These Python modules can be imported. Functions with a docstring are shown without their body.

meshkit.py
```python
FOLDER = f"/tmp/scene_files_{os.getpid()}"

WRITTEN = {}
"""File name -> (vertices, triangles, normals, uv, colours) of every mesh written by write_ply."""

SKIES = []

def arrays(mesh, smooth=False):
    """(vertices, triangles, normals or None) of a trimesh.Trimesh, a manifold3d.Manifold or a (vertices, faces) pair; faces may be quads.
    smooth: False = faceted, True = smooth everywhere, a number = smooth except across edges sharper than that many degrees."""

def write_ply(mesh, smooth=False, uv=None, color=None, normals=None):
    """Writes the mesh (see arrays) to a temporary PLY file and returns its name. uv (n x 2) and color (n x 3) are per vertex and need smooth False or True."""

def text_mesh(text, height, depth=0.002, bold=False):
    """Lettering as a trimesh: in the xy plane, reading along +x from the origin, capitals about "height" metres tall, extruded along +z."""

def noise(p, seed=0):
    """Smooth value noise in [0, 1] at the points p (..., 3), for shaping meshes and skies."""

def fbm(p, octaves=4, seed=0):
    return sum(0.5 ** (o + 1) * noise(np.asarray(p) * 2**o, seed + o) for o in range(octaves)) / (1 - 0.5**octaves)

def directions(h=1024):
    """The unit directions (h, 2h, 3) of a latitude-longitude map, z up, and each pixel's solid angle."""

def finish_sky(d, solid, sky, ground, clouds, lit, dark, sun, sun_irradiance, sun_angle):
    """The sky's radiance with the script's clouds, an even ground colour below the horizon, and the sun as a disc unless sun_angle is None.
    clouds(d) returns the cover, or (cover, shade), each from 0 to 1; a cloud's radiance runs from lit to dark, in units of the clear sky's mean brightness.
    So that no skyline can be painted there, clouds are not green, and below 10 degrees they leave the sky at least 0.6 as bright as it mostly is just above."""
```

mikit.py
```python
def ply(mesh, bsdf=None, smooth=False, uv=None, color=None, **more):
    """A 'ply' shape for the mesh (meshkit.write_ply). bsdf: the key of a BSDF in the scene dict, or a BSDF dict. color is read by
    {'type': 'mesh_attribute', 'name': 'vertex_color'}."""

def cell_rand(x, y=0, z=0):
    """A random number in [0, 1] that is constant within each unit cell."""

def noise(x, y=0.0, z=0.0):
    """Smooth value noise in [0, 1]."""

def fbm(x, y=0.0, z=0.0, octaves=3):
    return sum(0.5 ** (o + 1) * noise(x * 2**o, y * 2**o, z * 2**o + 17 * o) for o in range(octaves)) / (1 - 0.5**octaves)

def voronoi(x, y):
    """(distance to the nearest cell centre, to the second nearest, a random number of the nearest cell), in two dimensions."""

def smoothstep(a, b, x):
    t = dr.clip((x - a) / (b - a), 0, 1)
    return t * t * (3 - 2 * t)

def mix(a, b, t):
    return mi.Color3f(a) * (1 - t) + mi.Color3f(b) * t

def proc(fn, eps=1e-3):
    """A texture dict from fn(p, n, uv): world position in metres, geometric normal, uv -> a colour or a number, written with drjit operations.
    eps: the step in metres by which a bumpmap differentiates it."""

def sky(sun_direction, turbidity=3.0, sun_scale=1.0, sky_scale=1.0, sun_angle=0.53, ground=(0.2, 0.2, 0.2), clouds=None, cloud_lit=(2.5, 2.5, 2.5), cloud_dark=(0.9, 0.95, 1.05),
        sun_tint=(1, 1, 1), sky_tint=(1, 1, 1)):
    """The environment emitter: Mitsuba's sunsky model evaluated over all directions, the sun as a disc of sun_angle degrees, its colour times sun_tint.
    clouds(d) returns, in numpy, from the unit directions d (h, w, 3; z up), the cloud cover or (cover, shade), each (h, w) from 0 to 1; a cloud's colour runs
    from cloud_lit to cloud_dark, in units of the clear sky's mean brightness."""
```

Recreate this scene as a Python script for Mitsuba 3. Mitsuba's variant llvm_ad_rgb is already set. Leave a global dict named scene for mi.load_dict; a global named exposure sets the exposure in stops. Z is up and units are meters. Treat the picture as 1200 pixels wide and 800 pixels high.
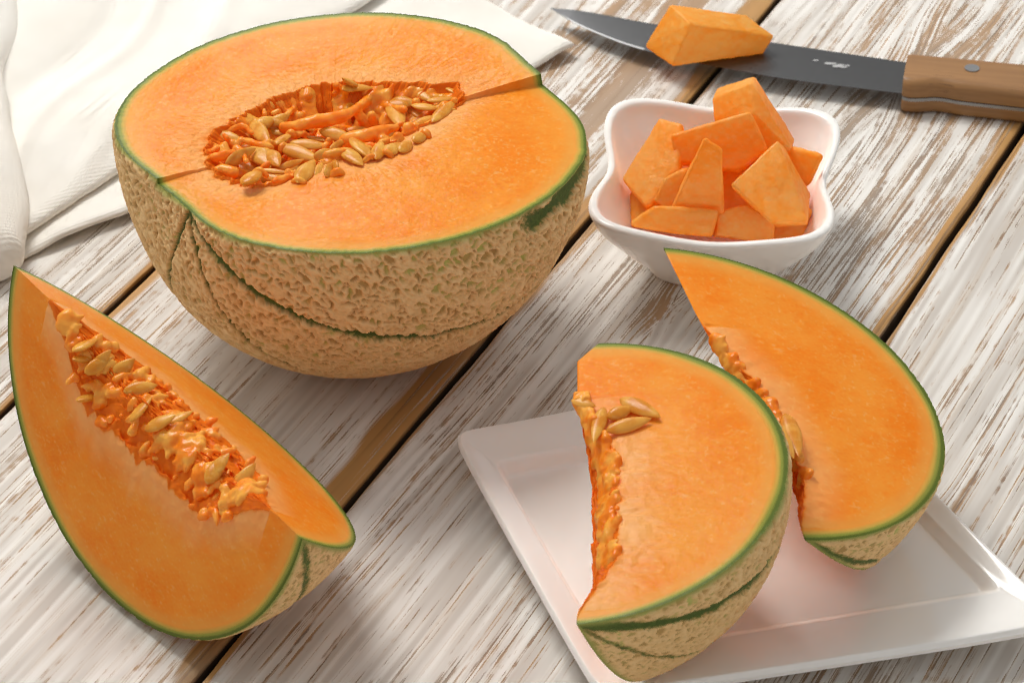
import math
import numpy as np
import trimesh
import drjit as dr
import mitsuba as mi
import mikit
import meshkit
from manifold3d import Manifold
from scipy.spatial import cKDTree

T = mi.ScalarTransform4f
scene, labels = {}, {}
rng = np.random.default_rng(11)

# ------------------------------------------------------------------ camera, lamps, exposure
PITCH = math.radians(34)
EYE = np.array([0.0, -math.cos(PITCH), math.sin(PITCH)])
exposure = 0.0
scene['camera'] = {'type': 'thinlens', 'fov': 18.29, 'fov_axis': 'x', 'near_clip': 0.05, 'far_clip': 20.0,
                   'aperture_radius': 0.0016, 'focus_distance': 0.93,
                   'to_world': T().look_at(origin=EYE.tolist(), target=[0, 0, 0], up=[0, 0, 1])}


def softbox(key, pos, target, half_w, half_h, rgb, label):
    scene[key] = {'type': 'rectangle', 'to_world': T().look_at(origin=pos, target=target, up=[0, 0, 1]) @ T().scale([half_w, half_h, 1]),
                  'emitter': {'type': 'area', 'radiance': {'type': 'rgb', 'value': rgb}}}
    labels[key] = {'label': label, 'category': 'studio lamp'}


softbox('softbox_lamp', [-0.46, 0.66, 1.24], [0, 0, 0.02], 0.34, 0.26, [16.5, 16.1, 15.2], 'white softbox lamp standing behind the table on the left')
softbox('strip_lamp', [-0.22, 1.72, 1.08], [-0.06, -0.02, 0.075], 0.062, 0.17, [20.0, 19.7, 19.2], 'tall narrow strip lamp far behind the table')
scene['room_light'] = {'type': 'constant', 'radiance': {'type': 'rgb', 'value': [0.55, 0.545, 0.53]}}

# ------------------------------------------------------------------ helpers
def lin(*c):
    return [x / 12.92 if x <= 0.04045 else ((x + 0.055) / 1.055) ** 2.4 for x in (v / 255 for v in c)]


def unit(v):
    v = np.asarray(v, float)
    return v / np.linalg.norm(v, axis=-1, keepdims=True)


def numbered(name):
    if name not in scene and not any(k.startswith(name + '__') for k in scene) and name not in labels:
        return name
    i = 1
    while f'{name}_{i:03d}' in scene or f'{name}_{i:03d}' in labels or any(k.startswith(f'{name}_{i:03d}__') for k in scene):
        i += 1
    return f'{name}_{i:03d}'


def thing(name, label, category, group=None, kind=None):
    key = numbered(name)
    labels[key] = {'label': label, 'category': category}
    if group:
        labels[key]['group'] = group
    if kind:
        labels[key] = {'label': label, 'kind': kind}
    return key


def part(parent, name, shape, label=None, kind=None):
    key = numbered(f'{parent}__{name}')
    scene[key] = shape
    if label or kind:
        labels[key] = {k: v for k, v in (('label', label), ('kind', kind)) if v}
    return key


def grid_faces(n, m, wrap_u=False, flip=False):
    i = np.arange(n if wrap_u else n - 1)
    j = np.arange(m - 1)
    a, b = np.meshgrid(i, j, indexing='ij')
    a, b = a.ravel(), b.ravel()
    a1 = (a + 1) % n
    q = np.stack([a * m + b, a1 * m + b, a1 * m + b + 1, a * m + b + 1], 1)
    f = np.vstack([q[:, [0, 1, 2]], q[:, [0, 2, 3]]])
    return f[:, ::-1] if flip else f


def smooth(a, b, x):
    t = np.clip((np.asarray(x, float) - a) / (b - a), 0, 1)
    return t * t * (3 - 2 * t)


def catmull(pts, n):
    p = np.asarray(pts, float)
    p = np.vstack([2 * p[0] - p[1], p, 2 * p[-1] - p[-2]])
    out = []
    for t in np.linspace(0, len(p) - 3 - 1e-6, n):
        i = int(t); f = t - i
        a, b, c, d = p[i:i + 4]
        out.append(0.5 * (2 * b + (c - a) * f + (2 * a - 5 * b + 4 * c - d) * f * f + (3 * b - a - 3 * c + d) * f ** 3))
    return np.array(out)


def tube(path, radii, k=10, flat=1.0):
    path = np.asarray(path); n = len(path)
    t = unit(np.gradient(path, axis=0))
    x = unit(np.cross(t, [0.13, 0.2, 0.97])); y = np.cross(t, x)
    a = np.linspace(0, 2 * np.pi, k, endpoint=False)
    r = np.asarray(radii)[:, None, None]
    v = path[:, None] + r * (x[:, None] * np.cos(a)[None, :, None] + flat * y[:, None] * np.sin(a)[None, :, None])
    v = v.reshape(-1, 3)
    i, j = np.meshgrid(np.arange(n - 1), np.arange(k), indexing='ij'); i, j = i.ravel(), j.ravel(); j1 = (j + 1) % k
    f = np.vstack([np.stack([i * k + j, i * k + j1, (i + 1) * k + j1], 1), np.stack([i * k + j, (i + 1) * k + j1, (i + 1) * k + j], 1)])
    v = np.vstack([v, path[:1], path[-1:]])
    c0, c1 = len(v) - 2, len(v) - 1
    j = np.arange(k); j1 = (j + 1) % k
    f = np.vstack([f, np.stack([j * 0 + c0, j1, j], 1), np.stack([j * 0 + c1, (n - 1) * k + j, (n - 1) * k + j1], 1)])
    return v, f[:, ::-1]


def loft(rings):
    """A closed solid from rings (n, k, 3), capped at both ends."""
    rings = np.asarray(rings); n, k = rings.shape[:2]
    v = rings.reshape(-1, 3)
    i, j = np.meshgrid(np.arange(n - 1), np.arange(k), indexing='ij'); i, j = i.ravel(), j.ravel(); j1 = (j + 1) % k
    f = np.vstack([np.stack([i * k + j, i * k + j1, (i + 1) * k + j1], 1), np.stack([i * k + j, (i + 1) * k + j1, (i + 1) * k + j], 1)])
    v = np.vstack([v, rings[0].mean(0)[None], rings[-1].mean(0)[None]])
    j = np.arange(k); j1 = (j + 1) % k
    f = np.vstack([f, np.stack([j * 0 + n * k, j1, j], 1), np.stack([j * 0 + n * k + 1, (n - 1) * k + j, (n - 1) * k + j1], 1)])
    m = trimesh.Trimesh(v, f, process=False)
    if m.volume < 0:
        m.invert()
    return m


def goo(prims, step=0.00036, k=0.00038, seed=0, rough=0.0006):
    """One wet mass from many capsules (p, q, radius p, radius q) melted together: a blended distance field, meshed by surface nets."""
    P = np.array([np.concatenate([a, b]) for a, b, _, _ in prims]); rmax = max(max(c, e) for _, _, c, e in prims)
    lo = np.minimum(P[:, :3], P[:, 3:]).min(0) - rmax - 4 * k; hi = np.maximum(P[:, :3], P[:, 3:]).max(0) + rmax + 4 * k
    n = np.ceil((hi - lo) / step).astype(int) + 2
    F = np.zeros(n, np.float32)
    ax = [lo[j] + step * np.arange(n[j]) for j in range(3)]
    for a, b, ra, rb in prims:
        a, b = np.asarray(a, float), np.asarray(b, float)
        r = max(ra, rb) + 4 * k
        i0 = np.maximum(np.floor((np.minimum(a, b) - r - lo) / step).astype(int), 0); i1 = np.minimum(np.ceil((np.maximum(a, b) + r - lo) / step).astype(int) + 1, n)
        g = np.stack(np.meshgrid(*[ax[j][i0[j]:i1[j]] for j in range(3)], indexing='ij'), -1)
        ab = b - a; L2 = ab @ ab
        t = np.clip(((g - a) @ ab) / L2, 0, 1) if L2 > 1e-14 else np.zeros(g.shape[:3])
        dd = np.linalg.norm(g - a - t[..., None] * ab, axis=-1) - (ra + (rb - ra) * t)
        F[i0[0]:i1[0], i0[1]:i1[1], i0[2]:i1[2]] += np.exp(-np.clip(dd, -6 * k, 4 * k) / k)
    g = np.stack(np.meshgrid(*ax, indexing='ij'), -1)
    S = -k * np.log(F + 0.018) + rough * (meshkit.fbm(g * 420, 2, seed) - 0.5)
    S[0] = S[-1] = 1; S[:, 0] = S[:, -1] = 1; S[:, :, 0] = S[:, :, -1] = 1
    m = [c - 1 for c in n]
    acc = np.zeros((*m, 3)); cnt = np.zeros(m)
    inside = S < 0
    for axis in range(3):
        o = [j for j in range(3) if j != axis]
        s0 = [slice(None)] * 3; s1 = [slice(None)] * 3; s0[axis] = slice(0, -1); s1[axis] = slice(1, None)
        A, B = S[tuple(s0)], S[tuple(s1)]
        cross = (A < 0) != (B < 0)
        f = np.where(cross, A / np.where(cross, A - B, 1), 0)
        for da in (0, 1):
            for db in (0, 1):
                sl = [slice(None)] * 3
                sl[o[0]] = slice(da, da + m[o[0]]); sl[o[1]] = slice(db, db + m[o[1]])
                c = cross[tuple(sl)]
                cnt += c
                acc[..., axis] += np.where(c, f[tuple(sl)], 0)
                acc[..., o[0]] += c * da
                acc[..., o[1]] += c * db
    used = cnt > 0
    idx = -np.ones(m, int); idx[used] = np.arange(used.sum())
    cell = np.argwhere(used)
    V = lo + step * (cell + acc[used] / cnt[used][:, None])
    faces = []
    for axis in range(3):
        u, w = (axis + 1) % 3, (axis + 2) % 3
        s0 = [slice(1, -1)] * 3; s1 = [slice(1, -1)] * 3; s0[axis] = slice(0, -1); s1[axis] = slice(1, None)
        A, B = inside[tuple(s0)], inside[tuple(s1)]
        e = np.argwhere(A != B)
        off = np.array([1, 1, 1]); off[axis] = 0
        e0 = e + off
        du = np.zeros(3, int); du[u] = 1; dw = np.zeros(3, int); dw[w] = 1
        q = np.stack([idx[tuple((e0 - du - dw).T)], idx[tuple((e0 - dw).T)], idx[tuple(e0.T)], idx[tuple((e0 - du).T)]], 1)
        flip = ~A[tuple(e.T)]
        q[flip] = q[flip][:, ::-1]
        faces.append(q)
    q = np.vstack(faces)
    q = q[(q >= 0).all(1)]
    return V, np.vstack([q[:, [0, 1, 2]], q[:, [0, 2, 3]]])


def thread(pts, r0, r1, seed, n=16):
    path = catmull(pts, n)
    rr_ = (r0 + (r1 - r0) * np.linspace(0, 1, n)) * (0.7 + 0.6 * meshkit.noise(np.stack([np.arange(n) * 0.45, np.full(n, seed * 1.3), np.zeros(n)], 1), 5))
    return [(path[j], path[j + 1], rr_[j], rr_[j + 1]) for j in range(n - 1)]


# ------------------------------------------------------------------ materials
DIR = np.array([math.cos(math.radians(64.8)), math.sin(math.radians(64.8))])     # the planks run this way
NRM = np.array([DIR[1], -DIR[0]])
P0 = np.array([-0.0857, -0.1644])
SEAMS = [-0.466, -0.350, -0.2330, -0.1165, 0.0, 0.1124, 0.2270, 0.342, 0.458]


def wood_fields(p):
    x, y = p.x - P0[0], p.y - P0[1]
    c = x * NRM[0] + y * NRM[1]
    u = x * DIR[0] + y * DIR[1]
    k = mi.Float(0)
    left, right = mi.Float(-9), mi.Float(9)
    for s in SEAMS:
        k += dr.select(c > s, 1.0, 0.0)
        left = dr.select(c > s, s, left)
        right = dr.select(c <= s, dr.minimum(right, s), right)
    sd = k * 7.37
    uw = u + k * 0.631
    cw = c + 0.004 * mikit.noise(uw * 6, c * 16, sd) + 0.0009 * mikit.noise(uw * 30, c * 110, sd + 3)
    # knots bend the grain
    rings = mi.Float(0)
    for ku, kc, r in ((0.405, 0.064, 0.011), (0.150, 0.152, 0.005), (0.22, 0.045, 0.004), (0.36, -0.06, 0.006)):
        du, dc = (u - ku) * 0.45, c - kc
        d = dr.sqrt(du * du + dc * dc) / r
        w = dr.exp(-d * d * 0.5)
        cw += dr.select(dc > 0, 1.0, -1.0) * w * r * 0.6
        rings += w * (0.35 + 0.65 * mikit.noise(d * 6 + 2 * mikit.noise(u * 150, c * 150)))
    fine = mikit.noise(uw * 28, cw * 1900, sd)
    finer = mikit.noise(uw * 64, cw * 3900, sd + 5)
    med = mikit.noise(uw * 15, cw * 520, sd + 9)
    large = mikit.fbm(uw * 7, c * 30, sd + 2, 3)
    return dict(c=c, u=u, k=k, left=left, right=right, fine=fine, finer=finer, med=med, large=large, cw=cw, uw=uw, sd=sd, rings=rings)


def wood_bare(q):
    dl, drr = q['c'] - q['left'], q['right'] - q['c']
    wr = 0.0038 + 0.0075 * mikit.smoothstep(0.3, 0.8, mikit.noise(q['uw'] * 13, q['k'] * 3.3, 1.0))
    wl = 0.0004 + 0.0050 * mikit.noise(q['uw'] * 14, q['k'] * 5.1, 4.0)
    jag = 0.003 * (q['fine'] - 0.5) + 0.0016 * (q['finer'] - 0.5) + 0.002 * (mikit.noise(q['uw'] * 60, q['c'] * 200, 8.0) - 0.5)
    edge = dr.maximum(mikit.smoothstep(0.0012, -0.0012, drr - wr + jag), mikit.smoothstep(0.0012, -0.0012, dl - wl + jag))
    v = 0.44 * q['fine'] + 0.28 * q['finer'] + 0.28 * q['med'] + 0.13 * (mikit.noise(q['u'] * 420, q['c'] * 900, 12.0) - 0.5) + 0.10 * (mikit.noise(q['u'] * 130, q['c'] * 260, 13.0) - 0.5)
    thr = 0.640 - 0.26 * (q['large'] - 0.42)
    # the plank behind the knife has lost most of its paint in wide stripes
    worn = mikit.smoothstep(0.075, 0.02, -q['c']) * dr.select(q['c'] < 0, 1.0, 0.0) * mikit.smoothstep(0.20, 0.34, q['u'])
    stripe = mikit.noise(q['uw'] * 7, q['cw'] * 170, 33.0)
    thr -= 0.30 * worn * mikit.smoothstep(0.30, 0.62, stripe) + 0.05 * worn
    thr -= 0.25 * dr.clip(q['rings'], 0, 1)
    bare = mikit.smoothstep(thr - 0.09, thr + 0.08, v) * 0.82
    rest = mikit.smoothstep(0.60, 0.72, 0.5 * q['fine'] + 0.3 * q['med'] + 0.2 * q['finer'])      # paint left in the worn edges
    return dr.maximum(bare, edge * (1 - 0.75 * rest)), edge


def wood_colour(p, n, uv):
    q = wood_fields(p)
    bare, edge = wood_bare(q)
    tone = mikit.noise(q['uw'] * 10, q['cw'] * 330, q['sd'] + 21)
    hue = mikit.fbm(q['uw'] * 9, q['c'] * 45, q['sd'] + 14, 2)
    wood = mikit.mix(mi.Color3f(0.200, 0.105, 0.045), mi.Color3f(0.47, 0.255, 0.095), 0.55 * tone + 0.45 * hue)
    line = mikit.noise(q['uw'] * 9, q['cw'] * 1500, q['sd'] + 31)
    wood = mikit.mix(wood, mi.Color3f(0.50, 0.27, 0.085), edge * 0.5)
    wood = mikit.mix(wood, mi.Color3f(0.13, 0.068, 0.03), mikit.smoothstep(0.52, 0.85, line) * 0.6)
    wood = mikit.mix(wood, mi.Color3f(0.10, 0.055, 0.028), mikit.smoothstep(0.70, 0.92, q['fine']) * 0.65)
    wood = mikit.mix(wood, mi.Color3f(0.25, 0.19, 0.14), mikit.smoothstep(0.55, 0.8, mikit.noise(q['uw'] * 16, q['c'] * 60, 44.0)) * 0.6)
    paint = mikit.mix(mi.Color3f(0.50, 0.46, 0.42), mi.Color3f(0.73, 0.71, 0.68), mikit.smoothstep(0.2, 0.75, 0.5 * mikit.noise(q['uw'] * 22, q['cw'] * 600, 5.0) + 0.5 * q['large']))
    thin = mikit.smoothstep(0.45, 0.75, 0.5 * q['finer'] + 0.5 * q['med'])
    paint = mikit.mix(paint, mi.Color3f(0.50, 0.41, 0.32), thin * 0.42)
    col = mikit.mix(paint, wood, bare)
    col = mikit.mix(col, mi.Color3f(0.045, 0.030, 0.02), mikit.smoothstep(-0.0007, -0.0018, p.z) * 0.92)      # unpainted sawn sides, near black to stand in for shade in the gaps
    return col


def wood_height(p, n, uv):
    q = wood_fields(p)
    bare, edge = wood_bare(q)
    return 0.00016 * (1 - bare) + 0.00012 * (1 - q['fine']) + 0.00006 * q['finer'] + 0.00010 * q['med']


def two(b):
    return {'type': 'twosided', 'bsdf': b}


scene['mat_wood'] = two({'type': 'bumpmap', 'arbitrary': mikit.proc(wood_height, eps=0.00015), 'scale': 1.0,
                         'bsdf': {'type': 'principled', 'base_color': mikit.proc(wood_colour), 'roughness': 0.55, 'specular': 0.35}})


def juicy(colour, bump, share, trans, rough, specular, coat, eps=0.00012):
    """Wet flesh: a glossy skin blended with a layer that lets light through diffusely."""
    tex = mikit.proc(colour)
    b = {'type': 'blendbsdf', 'weight': share,
         'bsdf_0': two({'type': 'principled', 'base_color': tex, 'roughness': rough, 'specular': specular, 'clearcoat': coat, 'clearcoat_gloss': 0.93}),
         'bsdf_1': {'type': 'principledthin', 'base_color': dict(tex), 'roughness': rough, 'diff_trans': trans}}
    return {'type': 'bumpmap', 'arbitrary': mikit.proc(bump, eps=eps), 'scale': 1.0, 'bsdf': b} if bump else b


def flesh_colour(p, n, uv):
    d, v = uv.x, uv.y
    a = mikit.fbm(p.x * 620, p.y * 620, p.z * 620, 2)
    b = mikit.fbm(p.x * 70, p.y * 70, p.z * 70, 4)
    grain = mikit.noise(p.x * 1500, p.y * 1500, p.z * 1500)
    col = mikit.mix(mi.Color3f(0.95, 0.245, 0.010), mi.Color3f(0.97, 0.375, 0.046), mikit.smoothstep(0.22, 0.78, 0.62 * b + 0.25 * a + 0.13 * grain))
    col = mikit.mix(col, mi.Color3f(0.97, 0.55, 0.22), mikit.smoothstep(0.58, 0.84, 0.5 * a + 0.5 * grain) * 0.28)
    # flesh by the seed cavity is paler first, then deep orange
    pale = mikit.smoothstep(0.016, 0.002, v) * mikit.smoothstep(-0.0005, 0.0015, v)
    col = mikit.mix(col, mi.Color3f(0.97, 0.52, 0.20), pale * (0.20 + 0.75 * b))
    col = mikit.mix(col, mi.Color3f(0.80, 0.145, 0.006), mikit.smoothstep(0.0012, -0.0015, v) * (0.55 + 0.45 * a))
    # outer band: pale orange, lime, then the green skin
    w = mikit.fbm(p.x * 38, p.y * 38, p.z * 38, 2)
    e = (d + 0.0004 * (b - 0.5)) / (0.72 + 0.75 * w)
    col = mikit.mix(col, mi.Color3f(0.86, 0.43, 0.09), mikit.smoothstep(0.0080, 0.0035, e) * 0.55)
    col = mikit.mix(col, mi.Color3f(0.62, 0.44, 0.085), mikit.smoothstep(0.0032, 0.0018, e) * 0.9)
    col = mikit.mix(col, mi.Color3f(0.28, 0.33, 0.060), mikit.smoothstep(0.0021, 0.0011, e) * 0.95)
    col = mikit.mix(col, mi.Color3f(0.10, 0.15, 0.026), mikit.smoothstep(0.0011, 0.0004, e) * 0.9)
    return col


def flesh_height(p, n, uv):
    near = 1.0 + 1.3 * mikit.smoothstep(0.012, 0.001, uv.y)
    return near * (0.000026 * mikit.noise(p.x * 900, p.y * 900, p.z * 900) + 0.00002 * mikit.noise(p.x * 1900, p.y * 1900, p.z * 1900) + 0.00003 * mikit.noise(p.x * 330, p.y * 330, p.z * 330))


def piece_height(p, n, uv):
    return 0.00012 * mikit.noise(p.x * 700, p.y * 700, p.z * 700) + 0.00016 * mikit.noise(p.x * 1700, p.y * 1700, p.z * 1700) + 0.00008 * mikit.noise(p.x * 240, p.y * 240, p.z * 240)


scene['mat_flesh'] = juicy(flesh_colour, flesh_height, 0.55, 0.9, 0.24, 0.13, 0.0)


def piece_colour(p, n, uv):
    a = mikit.fbm(p.x * 520, p.y * 520, p.z * 520, 2)
    b = mikit.fbm(p.x * 95, p.y * 95, p.z * 95, 2)
    grain = mikit.noise(p.x * 1600, p.y * 1600, p.z * 1600)
    col = mikit.mix(mi.Color3f(0.99, 0.435, 0.040), mi.Color3f(0.99, 0.600, 0.150), mikit.smoothstep(0.25, 0.75, 0.55 * b + 0.45 * a))
    return mikit.mix(col, mi.Color3f(0.98, 0.62, 0.28), mikit.smoothstep(0.52, 0.85, 0.45 * a + 0.55 * grain) * 0.35)


scene['mat_piece'] = juicy(piece_colour, piece_height, 0.72, 1.4, 0.24, 0.40, 0.2, 0.00015)
scene['mat_rind'] = two({'type': 'principled', 'base_color': {'type': 'mesh_attribute', 'name': 'vertex_color'}, 'roughness': 0.62, 'specular': 0.25})


def pulp_colour(p, n, uv):
    a = mikit.fbm(p.x * 300, p.y * 300, p.z * 300, 2)
    return mikit.mix(mi.Color3f(0.95, 0.270, 0.010), mi.Color3f(0.97, 0.50, 0.075), mikit.smoothstep(0.3, 0.75, a))


scene['mat_pulp'] = juicy(pulp_colour, None, 0.6, 1.1, 0.22, 0.5, 0.4)


def seed_colour(p, n, uv):
    a = mikit.fbm(p.x * 260, p.y * 260, p.z * 260, 2)
    b = mikit.noise(p.x * 1100, p.y * 1100, p.z * 1100)
    col = mikit.mix(mi.Color3f(0.72, 0.27, 0.018), mi.Color3f(0.82, 0.43, 0.070), mikit.smoothstep(0.3, 0.7, a))
    return mikit.mix(col, mi.Color3f(0.86, 0.54, 0.16), mikit.smoothstep(0.6, 0.9, b) * 0.3)


scene['mat_seed'] = juicy(seed_colour, None, 0.55, 1.0, 0.26, 0.45, 0.2)
scene['mat_ceramic'] = two({'type': 'principled', 'base_color': {'type': 'rgb', 'value': [0.80, 0.785, 0.765]}, 'roughness': 0.14, 'specular': 0.55})


def cloth_colour(p, n, uv):
    a = mikit.fbm(p.x * 60, p.y * 60, p.z * 60, 2)
    return mikit.mix(mi.Color3f(0.70, 0.665, 0.61), mi.Color3f(0.77, 0.75, 0.71), a)


def cloth_height(p, n, uv):
    x, y = p.x * 0.80 + p.y * 0.6, p.y * 0.80 - p.x * 0.6
    emb = mi.Float(0)
    for cx, cy in ((-0.1555, 0.1665), (-0.1436, 0.1270)):
        a, b = (p.x - cx) * 0.41 + (p.y - cy) * 0.91, (p.x - cx) * 0.91 - (p.y - cy) * 0.41
        emb += dr.exp(-dr.square(a / 0.009) - dr.square(b / 0.006)) * dr.sin(b * 1700 + 30 * a)
    return 0.00022 * emb + 0.00007 * (dr.sin(x * 4600) + dr.sin(y * 4600)) + 0.0009 * mikit.fbm(p.x * 60, p.y * 60, p.z * 60, 3) + 0.00012 * mikit.noise(x * 900, y * 300, 0.0)


scene['mat_cloth'] = two({'type': 'bumpmap', 'arbitrary': mikit.proc(cloth_height, eps=0.00015), 'scale': 1.0,
                          'bsdf': {'type': 'principled', 'base_color': mikit.proc(cloth_colour), 'roughness': 0.85, 'specular': 0.2, 'sheen': 0.4}})


def steel_rough(p, n, uv):
    return 0.20 + 0.12 * mikit.fbm(p.x * 60 , p.y * 500, 0.0, 2)


scene['mat_steel'] = two({'type': 'roughconductor', 'distribution': 'ggx', 'alpha': 0.16, 'eta': {'type': 'rgb', 'value': [2.9, 2.95, 3.0]}, 'k': {'type': 'rgb', 'value': [3.0, 3.05, 3.1]}, 'specular_reflectance': {'type': 'rgb', 'value': [0.24, 0.24, 0.245]}})
scene['mat_steel_bright'] = two({'type': 'roughconductor', 'distribution': 'ggx', 'alpha': 0.25, 'specular_reflectance': {'type': 'rgb', 'value': [0.6, 0.6, 0.61]}, 'eta': {'type': 'rgb', 'value': [2.9, 2.95, 3.0]}, 'k': {'type': 'rgb', 'value': [3.0, 3.05, 3.1]}})


def handle_colour(p, n, uv):
    t = math.radians(-11)
    x, y = p.x * math.cos(t) + p.y * math.sin(t), -p.x * math.sin(t) + p.y * math.cos(t)
    w = mikit.noise(x * 30, y * 120, p.z * 120)
    g = mikit.noise(x * 40, y * 900 + 2 * w, p.z * 900)
    f = mikit.noise(x * 220, y * 2600, p.z * 2600)
    col = mikit.mix(mi.Color3f(0.17, 0.078, 0.028), mi.Color3f(0.35, 0.18, 0.068), 0.5 * w + 0.5 * g)
    return mikit.mix(col, mi.Color3f(0.10, 0.045, 0.02), mikit.smoothstep(0.66, 0.9, 0.5 * f + 0.5 * g) * 0.7)


scene['mat_handle'] = two({'type': 'principled', 'base_color': mikit.proc(handle_colour), 'roughness': 0.42, 'specular': 0.4})
scene['mat_stamp'] = two({'type': 'principled', 'base_color': {'type': 'rgb', 'value': [0.40, 0.40, 0.41]}, 'roughness': 0.6})
scene['mat_under'] = two({'type': 'diffuse', 'reflectance': {'type': 'rgb', 'value': [0.05, 0.035, 0.025]}})

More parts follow.
